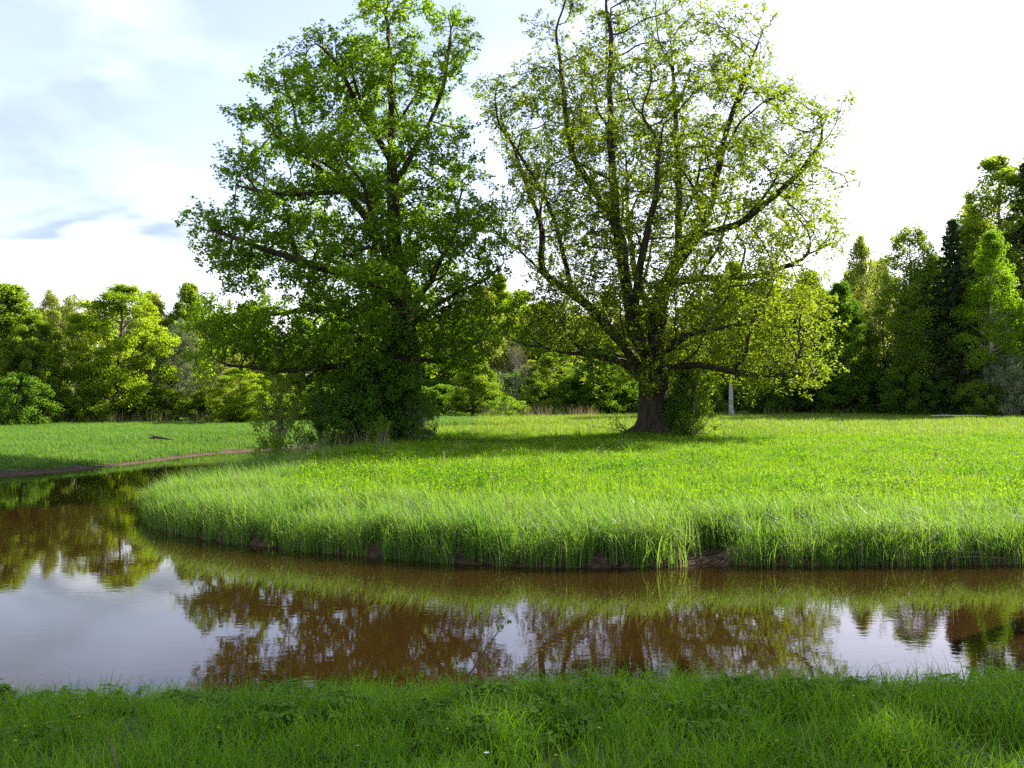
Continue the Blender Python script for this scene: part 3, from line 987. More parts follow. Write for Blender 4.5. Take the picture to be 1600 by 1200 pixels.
plant('broad_c', 590, 480, 96, 110, 'leaf_green', 'green tree behind the trunk of the dark oak', GL)
plant('broad', 670, 500, 100, 120, 'leaf_green', 'green tree just right of the dark oak trunk, far behind', GM_)
plant('airy', 728, 455, 104, 110, 'leaf_twig', 'pale brownish airy tree between the two oaks', GM_)
plant('broad_b', 782, 430, 112, 85, 'leaf_yellow', 'yellow-green tree, tallest in the gap between the two oaks', GM_)
plant('broad_c', 752, 450, 99, 110, 'leaf_olive', 'olive tree behind the rounded dark tree between the oaks', GM_)
plant('broad', 818, 455, 103, 110, 'leaf_yellow', 'yellow-green tree behind the grey twiggy tree between the oaks', GM_)
plant('broad_b', 738, 548, 82, 85, 'leaf_green', 'rounded dark green tree just right of the dark oak shrub', GM_)
plant('bare_b', 806, 535, 84, 80, None, 'grey twiggy almost leafless tree between the two oaks', GM_)
plant('broad', 858, 552, 86, 95, 'leaf_green', 'leafy green tree under the left limbs of the yellow-green oak', GM_)
plant('airy', 880, 470, 104, 130, 'leaf_olive', 'tall olive tree far behind the left half of the yellow-green oak', GM_)
plant('broad_c', 935, 545, 84, 110, 'leaf_dark', 'dark green tree left of the bare oak trunk', GM_)
plant('airy_b', 950, 455, 106, 110, 'leaf_twig', 'brownish airy tree behind the fork of the yellow-green oak', GM_)
plant('broad_c', 1010, 480, 100, 130, 'leaf_green', 'green tree directly behind the bare oak trunk', GM_)
plant('broad', 1085, 470, 98, 120, 'leaf_green', 'green tree behind the shrub of the yellow-green oak', GR)
plant('poplar', 1143, 430, 79, 110, 'leaf_green', 'tree with thick pale trunk seen right of the yellow-green oak shrub', GR)
plant('stem_birch', 1423, 450, 81, 60, 'leaf_green', 'slender young birch with white stem before the dark shrubs', GR)
plant('stem_birch', 1447, 430, 81.5, 60, 'leaf_green', 'slender white-stemmed birch just left of the pointed spruce', GR)
plant('broad_b', 1462, 400, 99, 120, 'leaf_green', 'green tree filling the gap behind the pointed spruce', GR)
plant('broad', 1375, 430, 97, 120, 'leaf_green', 'green tree behind the leafless tree in the right wood', GR)
plant('broad_b', 1195, 440, 92, 110, 'leaf_dark', 'dark tree right of the pale trunk behind the oak limbs', GR)
plant('broad_c', 1255, 450, 88, 120, 'leaf_dark', 'dark tree behind the right end of the yellow-green oak', GR)
plant('broad_b', 1318, 440, 84, 110, 'leaf_dark', 'dark leafy tree just right of the yellow-green oak crown', GR)
plant('airy_b', 1348, 366, 90, 100, 'leaf_olive', 'pale olive tree with thin top right of the yellow-green oak', GR)
plant('bare', 1383, 372, 84, 65, None, 'grey leafless twiggy tree in the right wood', GR)
plant('birch_b', 1425, 355, 82, 130, 'leaf_green', 'round-topped green birch between the leafless tree and the dark spruce', GR)
plant('spruce', 1490, 334, 80, 95, None, 'dark pointed spruce left of the bright green birch', GR)
plant('spruce_b', 1517, 296, 94, 80, None, 'dark spruce tip showing behind the pointed spruce and the tall aspen', GR)
plant('aspen', 1562, 240, 90, 175, 'leaf_green', 'tall full aspen above the bright green birch', GR)
plant('birch', 1552, 360, 78, 112, 'leaf_bright', 'bright yellow-green cone-shaped birch in front of the tall aspen', GR)
plant('spruce_b', 1612, 226, 88, 120, None, 'tall dark spruce cut off by the right edge of the photo', GR)
plant('broad_c', 1625, 420, 80, 120, 'leaf_green', 'green tree cut off by the right edge below the tall spruce', GR)
plant('aspen', 1690, 215, 92, 130, 'leaf_dark', 'tall dark tree standing past the right edge of the photo', GR)
plant('broad_c', -70, 440, 82, 150, 'leaf_green', 'green tree standing past the left edge of the photo', GL)

# what each tree or shrub further back is seen behind
BEHIND = [(2, 'dense tree at the left edge'), (45, 'low round-topped tree at the left'), (80, 'thin airy tree at the left'), (118, 'greyish olive tree'), (160, 'left half of the big yellow-green tree'),
          (205, 'right half of the big yellow-green tree'), (245, 'muted green pointed tree'), (280, 'pale grey-leaved tree'), (312, 'dense tree by the dark oak tips'), (345, 'low pale olive tree'),
          (380, 'low round yellow-green tree'), (425, 'pale olive tree under the oak limb'), (462, 'thin pale-stemmed tree'), (510, 'left part of the big oak shrub'), (560, 'middle of the big oak shrub'),
          (610, 'dark oak trunk'), (665, 'right end of the big oak shrub'), (705, 'pale brownish tree between the oaks'), (745, 'rounded dark tree between the oaks'), (785, 'light green shrub between the oaks'),
          (815, 'grey twiggy tree between the oaks'), (860, 'dry stalks between the oaks'), (905, 'lowest left limb of the sparse oak'), (950, 'dark tree left of the bare trunk'), (1000, 'bare oak trunk'),
          (1045, 'fork of the sparse oak'), (1090, 'shrub beside the bare trunk'), (1140, 'thick pale trunk'), (1185, 'dark tree right of the pale trunk'), (1235, 'right limbs of the sparse oak'),
          (1285, 'right tips of the sparse oak'), (1330, 'dark tree beside the sparse oak'), (1365, 'grey leafless tree'), (1405, 'white-stemmed young birches'), (1440, 'round-topped birch'),
          (1485, 'pointed spruce'), (1525, 'left side of the bright birch'), (1560, 'tall full aspen'), (1598, 'greyish shrub at the right edge')]


def behind_labels(xs, what):
    free = list(BEHIND); o = {}
    for x in xs:
        if x < -25 or x > 1625 or not free:
            o[x] = what + ' standing past the %s edge of the photo' % ('left' if x < 800 else 'right')
            continue
        k = min(range(len(free)), key=lambda q: abs(free[q][0] - x))
        o[x] = what + ' behind the ' + free.pop(k)[1]
    return o


# the second rank, seen only as crowns and dark gaps behind the first
GB = 'trees deeper in the wood'
bk = np.random.default_rng(5)
TL = behind_labels(list(range(-120, 1720, 58)), 'tree deeper in the wood')
TL[min(TL)] = 'tree deeper in the wood, farthest out past the left edge of the photo'
for i, x in enumerate(range(-120, 1720, 58)):
    D = bk.uniform(104, 118)
    if x < 320:
        top = bk.uniform(468, 500)
    elif x < 1120:
        top = bk.uniform(455, 500)
    elif x < 1330:
        top = bk.uniform(410, 450)
    elif x < 1470:
        top = bk.uniform(400, 440)
    else:
        top = bk.uniform(330, 400)
    plant(['broad_b', 'airy_b', 'broad_c'][int(bk.integers(3))], x + bk.uniform(-15, 15), top, D, bk.uniform(95, 130),
          ['leaf_green', 'leaf_olive', 'leaf_green', 'leaf_olive' if x < 1120 else 'leaf_dark'][int(bk.integers(4))],
          TL[x], GB)

plant('bush', 28, 585, 74, 110, 'leaf_dark', 'big round dark shrub on the left meadow at the left edge', SH)
plant('bush_b', 100, 610, 78, 60, 'leaf_green', 'small green shrub next to the big round dark shrub', SH)
plant('bush', 148, 622, 79, 70, 'leaf_green', 'low green shrub below the big yellow-green tree', SH)
plant('bush_b', 205, 612, 83, 75, 'leaf_green', 'green shrub in the gap under the big yellow-green tree', SH)
plant('bush', 258, 608, 84, 85, 'leaf_green', 'green shrub under the pale grey-leaved tree', SH)
plant('bush_b', 318, 612, 83, 80, 'leaf_green', 'green shrub under the low pale olive tree', SH)
plant('bush', 365, 625, 80, 70, 'leaf_green', 'green shrub at the foot of the low yellow-green tree', SH)
plant('bush', 430, 612, 84, 95, 'leaf_green', 'green shrub behind the small shrub of the dark oak', SH)
plant('bush_b', 500, 600, 86, 110, 'leaf_dark', 'dark shrub far behind the big oak shrub', SH)
plant('bush', 690, 602, 85, 100, 'leaf_dark', 'dark shrub at the wood edge right of the big oak shrub', SH)
plant('bush_airy', 790, 620, 78, 75, 'leaf_bright', 'pale light green shrub at the wood edge between the oaks', SH)
plant('bush_b', 842, 606, 84, 85, 'leaf_green', 'green shrub behind the dry stalks between the oaks', SH)
plant('bush', 905, 592, 84, 100, 'leaf_dark', 'dark shrub behind the dry stalks left of the bare oak trunk', SH)
plant('bush_b', 972, 588, 86, 100, 'leaf_dark', 'dark shrub directly left of the bare oak trunk at the wood edge', SH)
plant('bush', 1050, 590, 88, 100, 'leaf_dark', 'dark shrub at the wood edge behind the oak shrub', SH)
plant('bush_b', 1100, 602, 86, 60, 'leaf_green', 'green shrub left of the pale trunk', SH)
plant('bush', 1192, 590, 84, 80, 'leaf_dark', 'dark shrub right of the pale trunk', SH)
plant('bush_b', 1245, 585, 88, 90, 'leaf_dark', 'dark shrub under the right oak limbs', SH)
plant('bush', 1305, 580, 84, 100, 'leaf_dark', 'dark shrub below the right tips of the yellow-green oak', SH)
plant('bush_b', 1362, 575, 82, 90, 'leaf_dark', 'dark leafy shrub at the foot of the leafless tree', SH)
plant('bush', 1418, 582, 80, 95, 'leaf_dark', 'dark shrub in front of the birch stems', SH)
plant('bush_b', 1475, 590, 79, 80, 'leaf_dark', 'dark shrub at the foot of the pointed spruce', SH)
plant('bush', 1528, 596, 77, 80, 'leaf_green', 'green shrub at the foot of the bright green birch', SH)
plant('bush_airy', 1580, 556, 76, 95, 'leaf_grey', 'greyish shrub near the right edge of the photo', SH)
plant('bush', 1640, 560, 78, 110, 'leaf_dark', 'dark shrub past the right edge of the photo', SH)

SL = behind_labels(list(range(-60, 1700, 62)), 'leafy shrub deep in the wood')
for i, x in enumerate(range(-60, 1700, 62)):
    plant(['bush', 'bush_b'][i % 2], x + bk.uniform(-20, 20), bk.uniform(560, 600), bk.uniform(92, 101), bk.uniform(90, 120), ['leaf_dark', 'leaf_green'][int(bk.integers(2))],
          SL[x], 'shrubs deeper in the wood')

# shrubs round the oaks
for k_, (a_, b_, c_, d_, e_, f_, g_) in enumerate((
        ('bush', 590, 556, 41.2, 165, 'leaf_dark', 'big dark leafy shrub round the foot of the dark oak'),
        ('bush_b', 540, 598, 40.0, 95, 'leaf_dark', 'dark shrub leaning out on the left of the big oak shrub'),
        ('bush_b', 636, 572, 41.4, 85, 'leaf_dark', 'narrow dark shrub hiding the trunk of the dark oak'),
        ('bush_airy', 655, 612, 40.2, 60, 'leaf_dark', 'low loose shrub at the right side of the big oak shrub'),
        ('bush_airy', 500, 612, 40.6, 80, 'leaf_dark', 'loose twiggy shrub between the small bend shrub and the big oak shrub'),
        ('bush_airy', 560, 530, 42.2, 130, 'leaf_green', 'tall loose shrub growing up into the lowest limbs of the dark oak'),
        ('bush_airy', 438, 592, 39.5, 95, 'leaf_green', 'small loose shrub at the river bend left of the dark oak'),
        ('bush_airy', 598, 650, 38.6, 34, 'leaf_bright', 'little sapling with bright leaves before the big oak shrub'),
        ('bush_b', 1072, 578, 44.4, 66, 'leaf_dark', 'upright leafy shrub right of the bare oak trunk'),
        ('bush_airy', 1088, 568, 44.0, 76, 'leaf_green', 'loose leafy shoots at the right edge of the shrub by the bare trunk'))):
    plant(a_, b_, c_, d_, e_, f_, g_, 'shrubs at the oaks')

# tall alders just outside the photo on the right, whose high crowns shade the grass in front
proto('alder', 51, 20, 13.0, 0.62, rnd, 150, 1.4, 0.6, 120, 0.27, 0.24, 'bark')
for xx, yy, ww, hh, rz, lab in ((12.6, 17.2, 13.0, 20, 0.4, 'tall alder on the far bank just outside the photo on the right'),
                                (20.0, 18.2, 13.0, 20, 2.4, 'second tall alder outside the photo, right of the first')):
    tr, cr, H, W = PROTO['alder']
    z = float(ground_z(np.array([xx]), np.array([yy]))[0])
    rt = root('alder_tree', lab, 'tree', (xx, yy, z - 0.1), rz, (ww / W, ww / W, hh / H), 'alders by the river')
    link('trunk', tr, rt); link('crown', cr, rt)


# ------------------------------------------------------------------ grass
def scatter(name, pts, sources, seed, smin, smax, rot=math.pi, tilt=0.12, attr_scale=None, **props):
    me = bpy.data.meshes.new(name)
    pts = np.asarray(pts, np.float32)
    me.vertices.add(len(pts)); me.vertices.foreach_set('co', pts.ravel())
    if attr_scale is not None:
        a = me.attributes.new('sc', 'FLOAT', 'POINT'); a.data.foreach_set('value', np.asarray(attr_scale, np.float32))
    me.update()
    o = link(name, me, None, kind='stuff', **props)
    ng = bpy.data.node_groups.new(name, 'GeometryNodeTree')
    ng.interface.new_socket('Geometry', in_out='INPUT', socket_type='NodeSocketGeometry')
    ng.interface.new_socket('Geometry', in_out='OUTPUT', socket_type='NodeSocketGeometry')
    N = ng.nodes.new; L = ng.links.new
    gi = N('NodeGroupInput'); go = N('NodeGroupOutput')
    gti = N('GeometryNodeGeometryToInstance')
    for s in reversed(sources):
        oi = N('GeometryNodeObjectInfo')
        oi.inputs['Object'].default_value = s
        oi.inputs['As Instance'].default_value = False
        L(oi.outputs['Geometry'], gti.inputs[0])
    iop = N('GeometryNodeInstanceOnPoints')
    L(gi.outputs[0], iop.inputs['Points'])
    L(gti.outputs[0], iop.inputs['Instance'])
    iop.inputs['Pick Instance'].default_value = True
    ri = N('FunctionNodeRandomValue'); ri.data_type = 'INT'
    ri.inputs['Min'].default_value = 0 if False else 0
    for q in ri.inputs:
        if q.type == 'INT' and q.name == 'Min': q.default_value = 0
        if q.type == 'INT' and q.name == 'Max': q.default_value = len(sources) - 1
        if q.name == 'Seed': q.default_value = seed
    L([q for q in ri.outputs if q.type == 'INT'][0], iop.inputs['Instance Index'])
    rv = N('FunctionNodeRandomValue'); rv.data_type = 'FLOAT_VECTOR'
    for q in rv.inputs:
        if q.type == 'VECTOR' and q.name == 'Min': q.default_value = (-tilt, -tilt, -rot)
        if q.type == 'VECTOR' and q.name == 'Max': q.default_value = (tilt, tilt, rot)
        if q.name == 'Seed': q.default_value = seed + 1
    L([q for q in rv.outputs if q.type == 'VECTOR'][0], iop.inputs['Rotation'])
    rs = N('FunctionNodeRandomValue'); rs.data_type = 'FLOAT'
    for q in rs.inputs:
        if q.type == 'VALUE' and q.name == 'Min': q.default_value = smin
        if q.type == 'VALUE' and q.name == 'Max': q.default_value = smax
        if q.name == 'Seed': q.default_value = seed + 2
    sc = [q for q in rs.outputs if q.type == 'VALUE'][0]
    if attr_scale is not None:
        na = N('GeometryNodeInputNamedAttribute'); na.data_type = 'FLOAT'; na.inputs['Name'].default_value = 'sc'
        mu = N('ShaderNodeMath'); mu.operation = 'MULTIPLY'
        L(sc, mu.inputs[0]); L([q for q in na.outputs if q.type == 'VALUE'][0], mu.inputs[1])
        sc = mu.outputs[0]
    L(sc, iop.inputs['Scale'])
    L(iop.outputs[0], go.inputs[0])
    md = o.modifiers.new('scatter', 'NODES'); md.node_group = ng
    return o


def src(name, me):
    return bpy.data.objects.new(name, me)        # a tuft to be repeated; not linked to the scene itself


def tuft(seed, n, rad, h0, h1, w0, w1, lean0, lean1, mat, wind=None, wind_sd=0.8, extra=None, straw=0.0):
    rng = np.random.default_rng(seed)
    r_ = rad * np.sqrt(rng.uniform(size=n)); an = rng.uniform(0, 6.283, n)
    base = np.stack([r_ * np.cos(an), r_ * np.sin(an), np.full(n, -0.03)], 1)
    ang = rng.uniform(0, 6.283, n) if wind is None else wind + rng.normal(0, wind_sd, n)
    V, Q = blades(base, rng.uniform(h0, h1, n), rng.uniform(w0, w1, n), ang, rng.uniform(lean0, lean1, n), rng, twist=0.9)
    val = np.repeat(rng.uniform(size=n), 3)
    mi = np.repeat((rng.uniform(size=n) < straw).astype(int), 3)
    return mesh_np('tuft', V, Q, [M[mat], M['straw']], val, mi)


def herb_patch(seed, n, rad, h0, h1, size, mat, up=1.1):
    """low broad-leaved plants"""
    rng = np.random.default_rng(seed)
    a = Acc()
    for i in range(n):
        r_ = rad * math.sqrt(rng.uniform()); an = rng.uniform(0, 6.283)
        b = np.array([r_ * math.cos(an), r_ * math.sin(an), 0])
        h = rng.uniform(h0, h1)
        k = int(rng.integers(4, 8))
        t = b + np.array([rng.normal(0, 0.05), rng.normal(0, 0.05), h])
        V, Q = tube(np.array([b, (b + t) / 2, t]), [0.004, 0.003, 0.002], 3); a.add(V, Q, 0.4)
        q = t + np.concatenate([rng.normal(0, size * 0.8, (k, 2)), rng.normal(-0.02, 0.04, (k, 1)) - rng.uniform(0, h * 0.35, (k, 1))], 1)
        V, Q = leaves(q, size, rng, up, 0.62, 0.12); a.add(V, Q, np.clip(rng.uniform() * 0.5 + rng.uniform(size=k) * 0.5, 0, 1))
    me = a.mesh('herb', [M[mat]])
    return me


def compound_patch(seed, n, rad, h0, h1, size, mat):
    """plants with leaves of several toothed leaflets on an arching stalk"""
    rng = np.random.default_rng(seed); a = Acc()
    for i in range(n):
        r_ = rad * math.sqrt(rng.uniform()); an = rng.uniform(0, 6.283)
        b = np.array([r_ * math.cos(an), r_ * math.sin(an), 0]); h = rng.uniform(h0, h1)
        for k in range(int(rng.integers(3, 6))):
            da = rng.uniform(0, 6.283); d = np.array([math.cos(da), math.sin(da), 0]); sd = np.array([-d[1], d[0], 0])
            s = np.linspace(0, 1, 5)[:, None]
            st = b + d * h * 0.55 * s + np.array([0, 0, 1]) * (h * s * (1.25 - 0.55 * s ** 2))
            V, Q = tube(st, np.linspace(0.004, 0.0015, 5), 3); a.add(V, Q, 0.6)
            cv = rng.uniform()
            for u, sg in ((0.6, 1), (0.6, -1), (0.8, 1), (0.8, -1), (1.0, 0)):
                c = b + d * h * 0.55 * u + np.array([0, 0, 1]) * (h * u * (1.25 - 0.55 * u ** 2))
                ax = unit(d * (0.5 if sg else 1) + sd * sg * 1.0 + np.array([0, 0, rng.normal(-0.15, 0.2)])); bx = unit(np.cross(ax, np.array([0, 0, 1])))
                l_ = size * rng.uniform(0.75, 1.2); wd = l_ * 0.26
                up_ = np.array([0, 0, 0.10 * l_])
                V = np.array([c, c + ax * l_ * 0.35 + bx * wd + up_, c + ax * l_ * 0.4, c + ax * l_ * 0.35 - bx * wd + up_, c + ax * l_ * 0.72 + bx * wd * 0.7, c + ax * l_,
                              c + ax * l_ * 0.72 - bx * wd * 0.7])
                Q = np.array([[0, 1, 2, 3], [2, 1, 4, 5], [3, 2, 5, 6]])
                a.add(V, Q, np.clip(0.6 * cv + 0.4 * rng.uniform(), 0, 1))
    return a.mesh('compound_herb', [M[mat]])


grng = np.random.default_rng(99)


def land_points(n_per_m2, x0, x1, y0, y1, cond, frustum=2.5, jit=None):
    n = int((x1 - x0) * (y1 - y0) * n_per_m2)
    X = grng.uniform(x0, x1, n); Y = grng.uniform(y0, y1, n)
    k = np.abs(X) < Y * 0.5 + frustum
    X, Y = X[k], Y[k]
    sd = river_sd(X, Y)
    k = cond(X, Y, sd) & (sd > 0.0)
    X, Y, sd = X[k], Y[k], sd[k]
    return np.stack([X, Y, ground_z(X, Y, sd)], 1), sd


def mudgap(X, Y):
    return np.hypot((X - 3.02 - 0.25 * (Y - 15.6)) / 0.36, (Y - 15.65) / 0.50) < 1.0 + 0.55 * wob(X, Y, 7.0, 88)


WIND = math.pi * 0.96
reeds = [src('reed_tuft', tuft(100 + i, 30, 0.16, 0.30, 0.72, 0.007, 0.013, 0.1, 1.5, 'reed', WIND, 1.3, straw=0.03)) for i in range(5)]
pts, sd = land_points(26, -12, 14, 14.8, 40, lambda X, Y, sd: (sd < 3.0 + 0.8 * wob(X, Y, 0.8, 8)) & ~mudgap(X, Y) & (Y < 38) & (X > -9.5)
                      & (grng.uniform(size=len(X)) < np.where(Y > 24, 0.45, 1.0)) & (sd > 0.02 + 0.06 * (1 + wob(X, Y, 3.0, 4))))
scatter('reed_grass', pts, reeds, 3, 0.8, 1.25, 0.7, 0.10, attr_scale=np.interp(sd, [0, 0.6, 3.5], [1.0, 0.95, 0.68]) * (1 + 0.28 * np.clip(wob(pts[:, 0], pts[:, 1], 1.7, 91), -1, 1)),
        label='tall pale green grass leaning over along the far bank of the river', category='grass')
edge = [src('edge_tuft', tuft(150 + i, 16, 0.14, 0.30, 0.62, 0.008, 0.014, 0.1, 0.7, 'reed', -math.pi * 0.5, 1.2, straw=0.10)) for i in range(4)]
n_ = 30000
eX = grng.uniform(-12, 15, n_); eY = grng.uniform(14.6, 36, n_); esd = river_sd(eX, eY)
k_ = (esd > -0.10) & (esd < 0.30) & ~mudgap(eX, eY) & (eX > -9.6) & (np.abs(eX) < eY * 0.5 + 2.5)
scatter('edge_grass', np.stack([eX, eY, np.maximum(ground_z(eX, eY, esd), -0.02)], 1)[k_], edge, 5, 0.7, 1.2, 0.8, 0.12,
        label='upright grass stems standing at the waterline of the far bank', category='grass')
herbs = [src('herb_tuft', herb_patch(200 + i, 48, 0.42, 0.08, 0.26, 0.050, 'herb')) for i in range(4)]
pts, sd = land_points(3.6, -12, 26, 17, 48, lambda X, Y, sd: (sd > 2.3 + 0.8 * wob(X, Y, 0.8, 8)) & (X > -9.5) & (Y < 46 + 2.5 * wob(X, Y, 0.4, 12))
                      & (grng.uniform(size=len(X)) < np.clip(0.5 + 0.8 * wob(X, Y, 0.7, 9), 0.05, 1)))
scatter('meadow_herbs', pts, herbs, 7, 0.8, 1.3, math.pi, 0.1, label='low bright green leafy plants covering the meadow before the oaks', category='plants')
mead = [src('meadow_tuft', tuft(300 + i, 46, 0.34, 0.12, 0.36, 0.009, 0.016, 0.1, 1.0, 'meadow', straw=0.01)) for i in range(4)]
pts, sd = land_points(15, -12, 28, 17, 52, lambda X, Y, sd: (sd > 2.0 + 0.8 * wob(X, Y, 0.8, 8)) & (X > -9.5))
scatter('meadow_grass', pts, mead, 11, 0.7, 1.2, math.pi, 0.1, label='bright green grass of the meadow in front of the oaks', category='grass')
weed = [src('weed_tuft', tuft(600 + i, 14, 0.10, 0.25, 0.60, 0.012, 0.030, 0.1, 0.8, 'leaf_dark', straw=0.12)) for i in range(3)]
seed_ = [src('seed_stalk', tuft(620 + i, 5, 0.25, 0.45, 0.85, 0.006, 0.011, 0.05, 0.5, 'straw')) for i in range(3)]
pts, sd = land_points(0.8, -12, 30, 17, 55, lambda X, Y, sd: (sd > 1.6) & (X > -9.0) & (wob(X, Y, 0.9, 51) > 0.0))
scatter('meadow_weeds', pts, weed + seed_, 12, 0.6, 1.2, math.pi, 0.15, label='darker weeds and dry seed stalks standing here and there in the meadow', category='plants')
dry = [src('dry_tuft', tuft(340 + i, 60, 0.7, 0.18, 0.45, 0.018, 0.030, 0.1, 0.9, 'dry_meadow')) for i in range(4)]
pts, sd = land_points(3.2, -8, 52, 46, 92, lambda X, Y, sd: (X > -12 + 0 * Y) & ((X > -2) | (Y < 57)) & (sd > 0.4))
scatter('far_meadow_grass', pts, dry, 13, 0.7, 1.25, math.pi, 0.1, label='pale yellowish grass of the open meadow behind the oaks', category='grass')
lft = [src('left_tuft', tuft(360 + i, 60, 0.55, 0.16, 0.36, 0.014, 0.024, 0.2, 1.2, 'left_meadow', WIND, 0.8)) for i in range(4)]
pts, sd = land_points(5, -52, -2, 30, 92, lambda X, Y, sd: ((X < -13) | (Y > 60)) & (sd > 0.6) & (X < 0))
scatter('left_bank_grass', pts, lft, 17, 0.7, 1.25, 0.8, 0.1, attr_scale=np.interp(sd, [0.5, 3, 8], [0.8, 1.1, 0.9]),
        label='green grass of the meadow on the left bank', category='grass')
near = [src('near_tuft', tuft(400 + i, 84, 0.17, 0.08, 0.27, 0.003, 0.0065, 0.15, 1.3, 'near_grass', straw=0.02)) for i in range(6)]
pts, sd = land_points(56, -7, 8, 3.3, 8.6, lambda X, Y, sd: (Y < 9) & (sd > 0.05), 1.5)
scatter('near_bank_grass', pts, near, 23, 0.75, 1.25, math.pi, 0.12, attr_scale=np.interp(sd, [0, 0.6, 2.0], [1.05, 1.1, 0.85]) * (1 + 0.25 * np.clip(wob(pts[:, 0], pts[:, 1], 2.0, 77), -0.8, 1)),
        label='green grass on the near bank at the bottom of the photo', category='grass')
nh = [src('near_herb', compound_patch(450 + i, 8, 0.22, 0.06, 0.15, 0.044, 'near_herb')) for i in range(5)]
pts, sd = land_points(8, -7, 8, 3.3, 8.2, lambda X, Y, sd: (Y < 9) & (sd > 0.5) & (wob(X, Y, 1.3, 21) > -0.25), 1.5)
scatter('near_bank_herbs', pts, nh, 29, 0.8, 1.3, math.pi, 0.15, label='leafy plants with divided leaves among the near bank grass', category='plants')

# dead stalks at the wood edge, by the oak shrub and on the near bank
stalk = [src('stalk_tuft', tuft(500 + i, 12, 0.5, 0.4, 1.3, 0.008, 0.016, 0.05, 0.5, 'straw')) for i in range(3)]
sp = []
for x0, x1, D0, D1, n_ in ((755, 935, 76, 80, 90), (60, 330, 77, 80, 36), (420, 600, 37.5, 39.5, 22), (1120, 1330, 78, 81, 14)):
    X = grng.uniform(x0, x1, n_); D = grng.uniform(D0, D1, n_)
    sp.append(np.stack([(X - 800) / FPX * D, D], 1))
sp = np.concatenate(sp)
scatter('dry_stalks', np.stack([sp[:, 0], sp[:, 1], ground_z(sp[:, 0], sp[:, 1])], 1), stalk, 41, 0.6, 1.1, math.pi, 0.2,
        label='dry straw-coloured dead stalks along the wood edge and under the dark oak', category='dead stalks')


def gz(x, y):
    return float(ground_z(np.array([x]), np.array([y]))[0])


def wood_piece(name, paths, mat, label, cat, loc, rz=0.0, group=None):
    a = Acc()
    for P, r_ in paths:
        V, Q = tube(np.array(P, float), r_, 7); a.add(V, Q)
    o = link(name, a.mesh(name, [M[mat]], True), None, label=label, category=cat)
    o.location = loc; o.rotation_euler = (0, 0, rz)
    if group:
        o['group'] = group
    return o


lx, ly = -18.6, 54.0
wood_piece('fallen_branch', [([(-0.5, 0, 0.26), (-0.25, 0.05, 0.34), (0.1, 0, 0.30), (0.4, -0.1, 0.25), (0.7, -0.1, 0.20)], [0.03, 0.08, 0.07, 0.05, 0.02]),
                             ([(-0.2, 0.05, 0.34), (-0.35, 0.1, 0.44), (-0.5, 0.12, 0.47)], [0.04, 0.03, 0.01])], 'dark_wood',
           'dark fallen branch lying in the grass of the left bank', 'branch', (lx, ly, gz(lx, ly)), 0.1)
lx, ly = 31.8, 73.0
wood_piece('fallen_log', [([(-2.0, 0, 0.36), (-1.0, 0.1, 0.38), (0.3, 0, 0.36), (1.4, -0.1, 0.38), (2.1, 0, 0.34)], [0.03, 0.05, 0.05, 0.04, 0.02])], 'pale_wood',
           'pale bleached log lying far off in the meadow on the right', 'log', (lx, ly, gz(lx, ly)), 0.05)
for k, (x0, ln, dz, rz, lab) in enumerate(((6.6, 1.0, 0.20, 0.03, 'dry pale stick caught in the bank grass at the right edge of the photo'),
                                           (7.0, 0.7, 0.12, -0.12, 'shorter dry stick just below the one at the right edge'))):
    wood_piece('dry_stick', [([(-ln / 2, 0, 0), (-ln * 0.1, 0.03, 0.02), (ln / 2, 0, 0.01)], [0.008, 0.007, 0.004])], 'straw_wood', lab, 'stick',
               (x0, 15.40, dz), rz, 'dry sticks at the far waterline')
for k, (x0, y0, ln, rz, lab) in enumerate(((2.9, 15.6, 0.4, 0.5, 'dead twig across the muddy gap in the far bank'), (3.15, 15.72, 0.5, -0.3, 'longer dead twig lying along the muddy gap'),
                                           (3.05, 15.95, 0.4, 0.9, 'dead twig at the top of the muddy gap'))):
    wood_piece('dead_twig', [([(-ln / 2, 0, 0.02), (0, 0.04, 0.06), (ln / 2, 0, 0.03)], [0.006, 0.005, 0.003]), ([(0, 0.04, 0.06), (ln * 0.2, 0.15, 0.12)], [0.006, 0.003])],
               'straw_wood', lab, 'twig', (x0, y0, gz(x0, y0)), rz, 'dead twigs in the muddy gap')

# bare twiggy sucker left of the stout trunk
rt_rng = np.random.default_rng(63)
a = Acc(); lp = []
for k in range(11):
    an = rt_rng.uniform(2.4, 3.9); ln = rt_rng.uniform(0.9, 1.9)
    d = np.array([math.cos(an), math.sin(an) * 0.6, rt_rng.uniform(0.25, 0.65)])
    p = np.zeros(3); P = [p]
    for q in range(5):
        d = unit(d + rt_rng.normal(0, 0.16, 3) + [0, 0, -0.05]); p = p + d * ln / 5; P.append(p)
    V, Q = tube(np.array(P), np.linspace(0.022, 0.006, 6), 4); a.add(V, Q)
    for q in range(6):
        c = P[int(rt_rng.integers(2, 6))]; e = c + unit(d + rt_rng.normal(0, 0.6, 3)) * rt_rng.uniform(0.15, 0.4)
        V, Q = tube(np.array([c, (c + e) / 2 + rt_rng.normal(0, 0.02, 3), e]), [0.008, 0.006, 0.003], 3); a.add(V, Q); lp.append(e + rt_rng.normal(0, 0.06, (5, 3)))
sx, sy = 5.45, 44.6
rt = root('dead_shrub', 'bare twiggy shoots with few leaves spreading left from the stout oak trunk', 'shrub', (sx, sy, gz(sx, sy)))
link('stems', a.mesh('sucker_stems', [M['oak_bark']], True), rt)
lp = np.concatenate(lp); V, Q = leaves(lp, 0.085, rt_rng, 0.3)
link('foliage', mesh_np('sucker_leaves', V, Q, [M['leaf_dark']], rt_rng.uniform(size=len(lp))), rt)

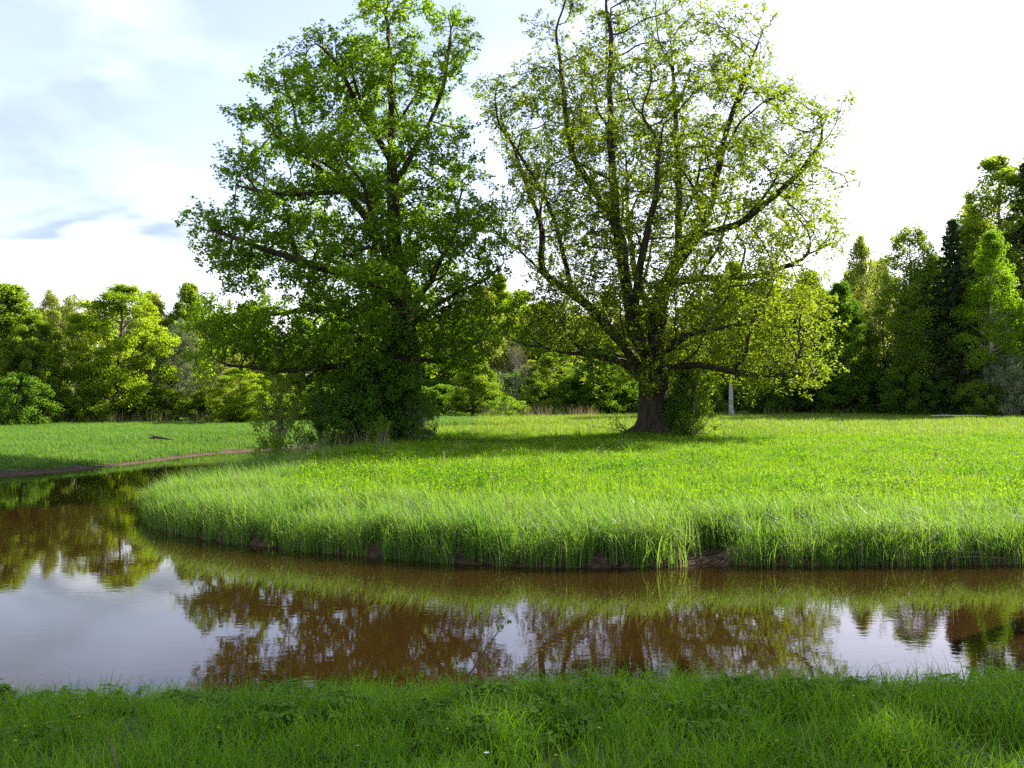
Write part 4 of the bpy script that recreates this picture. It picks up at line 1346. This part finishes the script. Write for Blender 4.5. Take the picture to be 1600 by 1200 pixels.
# thin saplings on the near bank, standing against the water
for k, (x0, y0, h, lean, lab) in enumerate(((-0.42, 7.35, 0.75, 0.5, 'thin sapling leaning over the water at the middle of the near bank'),
                                            (-0.12, 7.30, 0.60, 0.75, 'thin sapling beside the leaning one, bent further to the right'),
                                            (-0.75, 7.3, 0.5, 0.3, 'shortest of the thin saplings at the middle of the near bank'))):
    a = Acc(); lp = []
    P = [np.array([lean * h * t ** 1.6, 0.05 * math.sin(5 * t), h * t]) for t in np.linspace(0, 1, 7)]
    V, Q = tube(np.array(P), np.linspace(0.006, 0.002, 7), 4); a.add(V, Q)
    for t in range(2, 7):
        for q in range(2):
            e = P[t] + unit(rt_rng.normal(size=3) + [0, 0, 0.5]) * rt_rng.uniform(0.05, 0.14)
            V, Q = tube(np.array([P[t], (P[t] + e) / 2, e]), [0.002, 0.002, 0.001], 3); a.add(V, Q); lp.append(e + rt_rng.normal(0, 0.015, (3, 3)))
    rt = root('sapling', lab, 'sapling', (x0, y0, gz(x0, y0)), 0, (1, 1, 1), 'saplings on the near bank')
    link('stem', a.mesh('sapling_stem', [M['bark']], True), rt)
    lp = np.concatenate(lp); V, Q = leaves(lp, 0.035, rt_rng, 0.3)
    link('foliage', mesh_np('sapling_leaves', V, Q, [M['near_herb']], rt_rng.uniform(size=len(lp))), rt)


def flower(r, mat, petals, name):
    a = Acc(); b = Acc()
    for k in range(petals):
        an = k * 6.283 / petals; d = np.array([math.cos(an), math.sin(an), 0]); sd = np.array([-d[1], d[0], 0])
        V = np.array([[0, 0, 0], d * r * 0.6 + sd * r * 0.35 + [0, 0, r * 0.3], d * r + [0, 0, r * 0.45], d * r * 0.6 - sd * r * 0.35 + [0, 0, r * 0.3]])
        a.add(V, np.array([[0, 1, 2, 3]]), 0.5)
    V, Q = tube(np.array([[0, 0, -0.26], [0.01, 0, -0.12], [0, 0, 0]]), [0.0022, 0.002, 0.0015], 4); b.add(V, Q)
    return a.mesh(name + '_bloom', [M[mat]]), b.mesh(name + '_stem', [M['near_herb']])


fl = flower(0.008, 'petal_yellow', 5, 'yellow'); wf = flower(0.013, 'petal_white', 6, 'white')
for k, (x, y, D) in enumerate(((45, 1135, 5.6), (30, 1162, 5.3), (128, 1118, 5.9), (345, 1128, 5.8), (868, 1190, 5.0), (1045, 1120, 5.7), (935, 1148, 5.4), (1210, 1170, 5.2),
                               (1330, 1100, 6.0), (1408, 1185, 5.0), (560, 1172, 5.2), (700, 1145, 5.5))):
    D = 2240.0 / (y - 635.0)
    X = (x - 800) / FPX * D
    rt = root('yellow_flower', 'small yellow flower among the near bank grass', 'flower', (X, D, gz(X, D) + 0.17), k * 1.3, (1, 1, 1), 'yellow flowers in the near bank grass')
    link('bloom', fl[0], rt); link('stem', fl[1], rt)
rt = root('white_flower', 'single white flower low in the near bank grass at the bottom centre', 'flower', (-0.10, 4.08, gz(-0.10, 4.08) + 0.17))
link('bloom', wf[0], rt); link('stem', wf[1], rt)
wood_piece('dry_stalk', [([(0, 0, 0), (-0.02, 0, 0.12), (-0.06, 0.02, 0.24)], [0.006, 0.006, 0.003])], 'straw_wood',
           'thick dry stalk sticking up from the grass at the bottom left', 'stalk', (-1.53, 4.06, gz(-1.53, 4.06)))
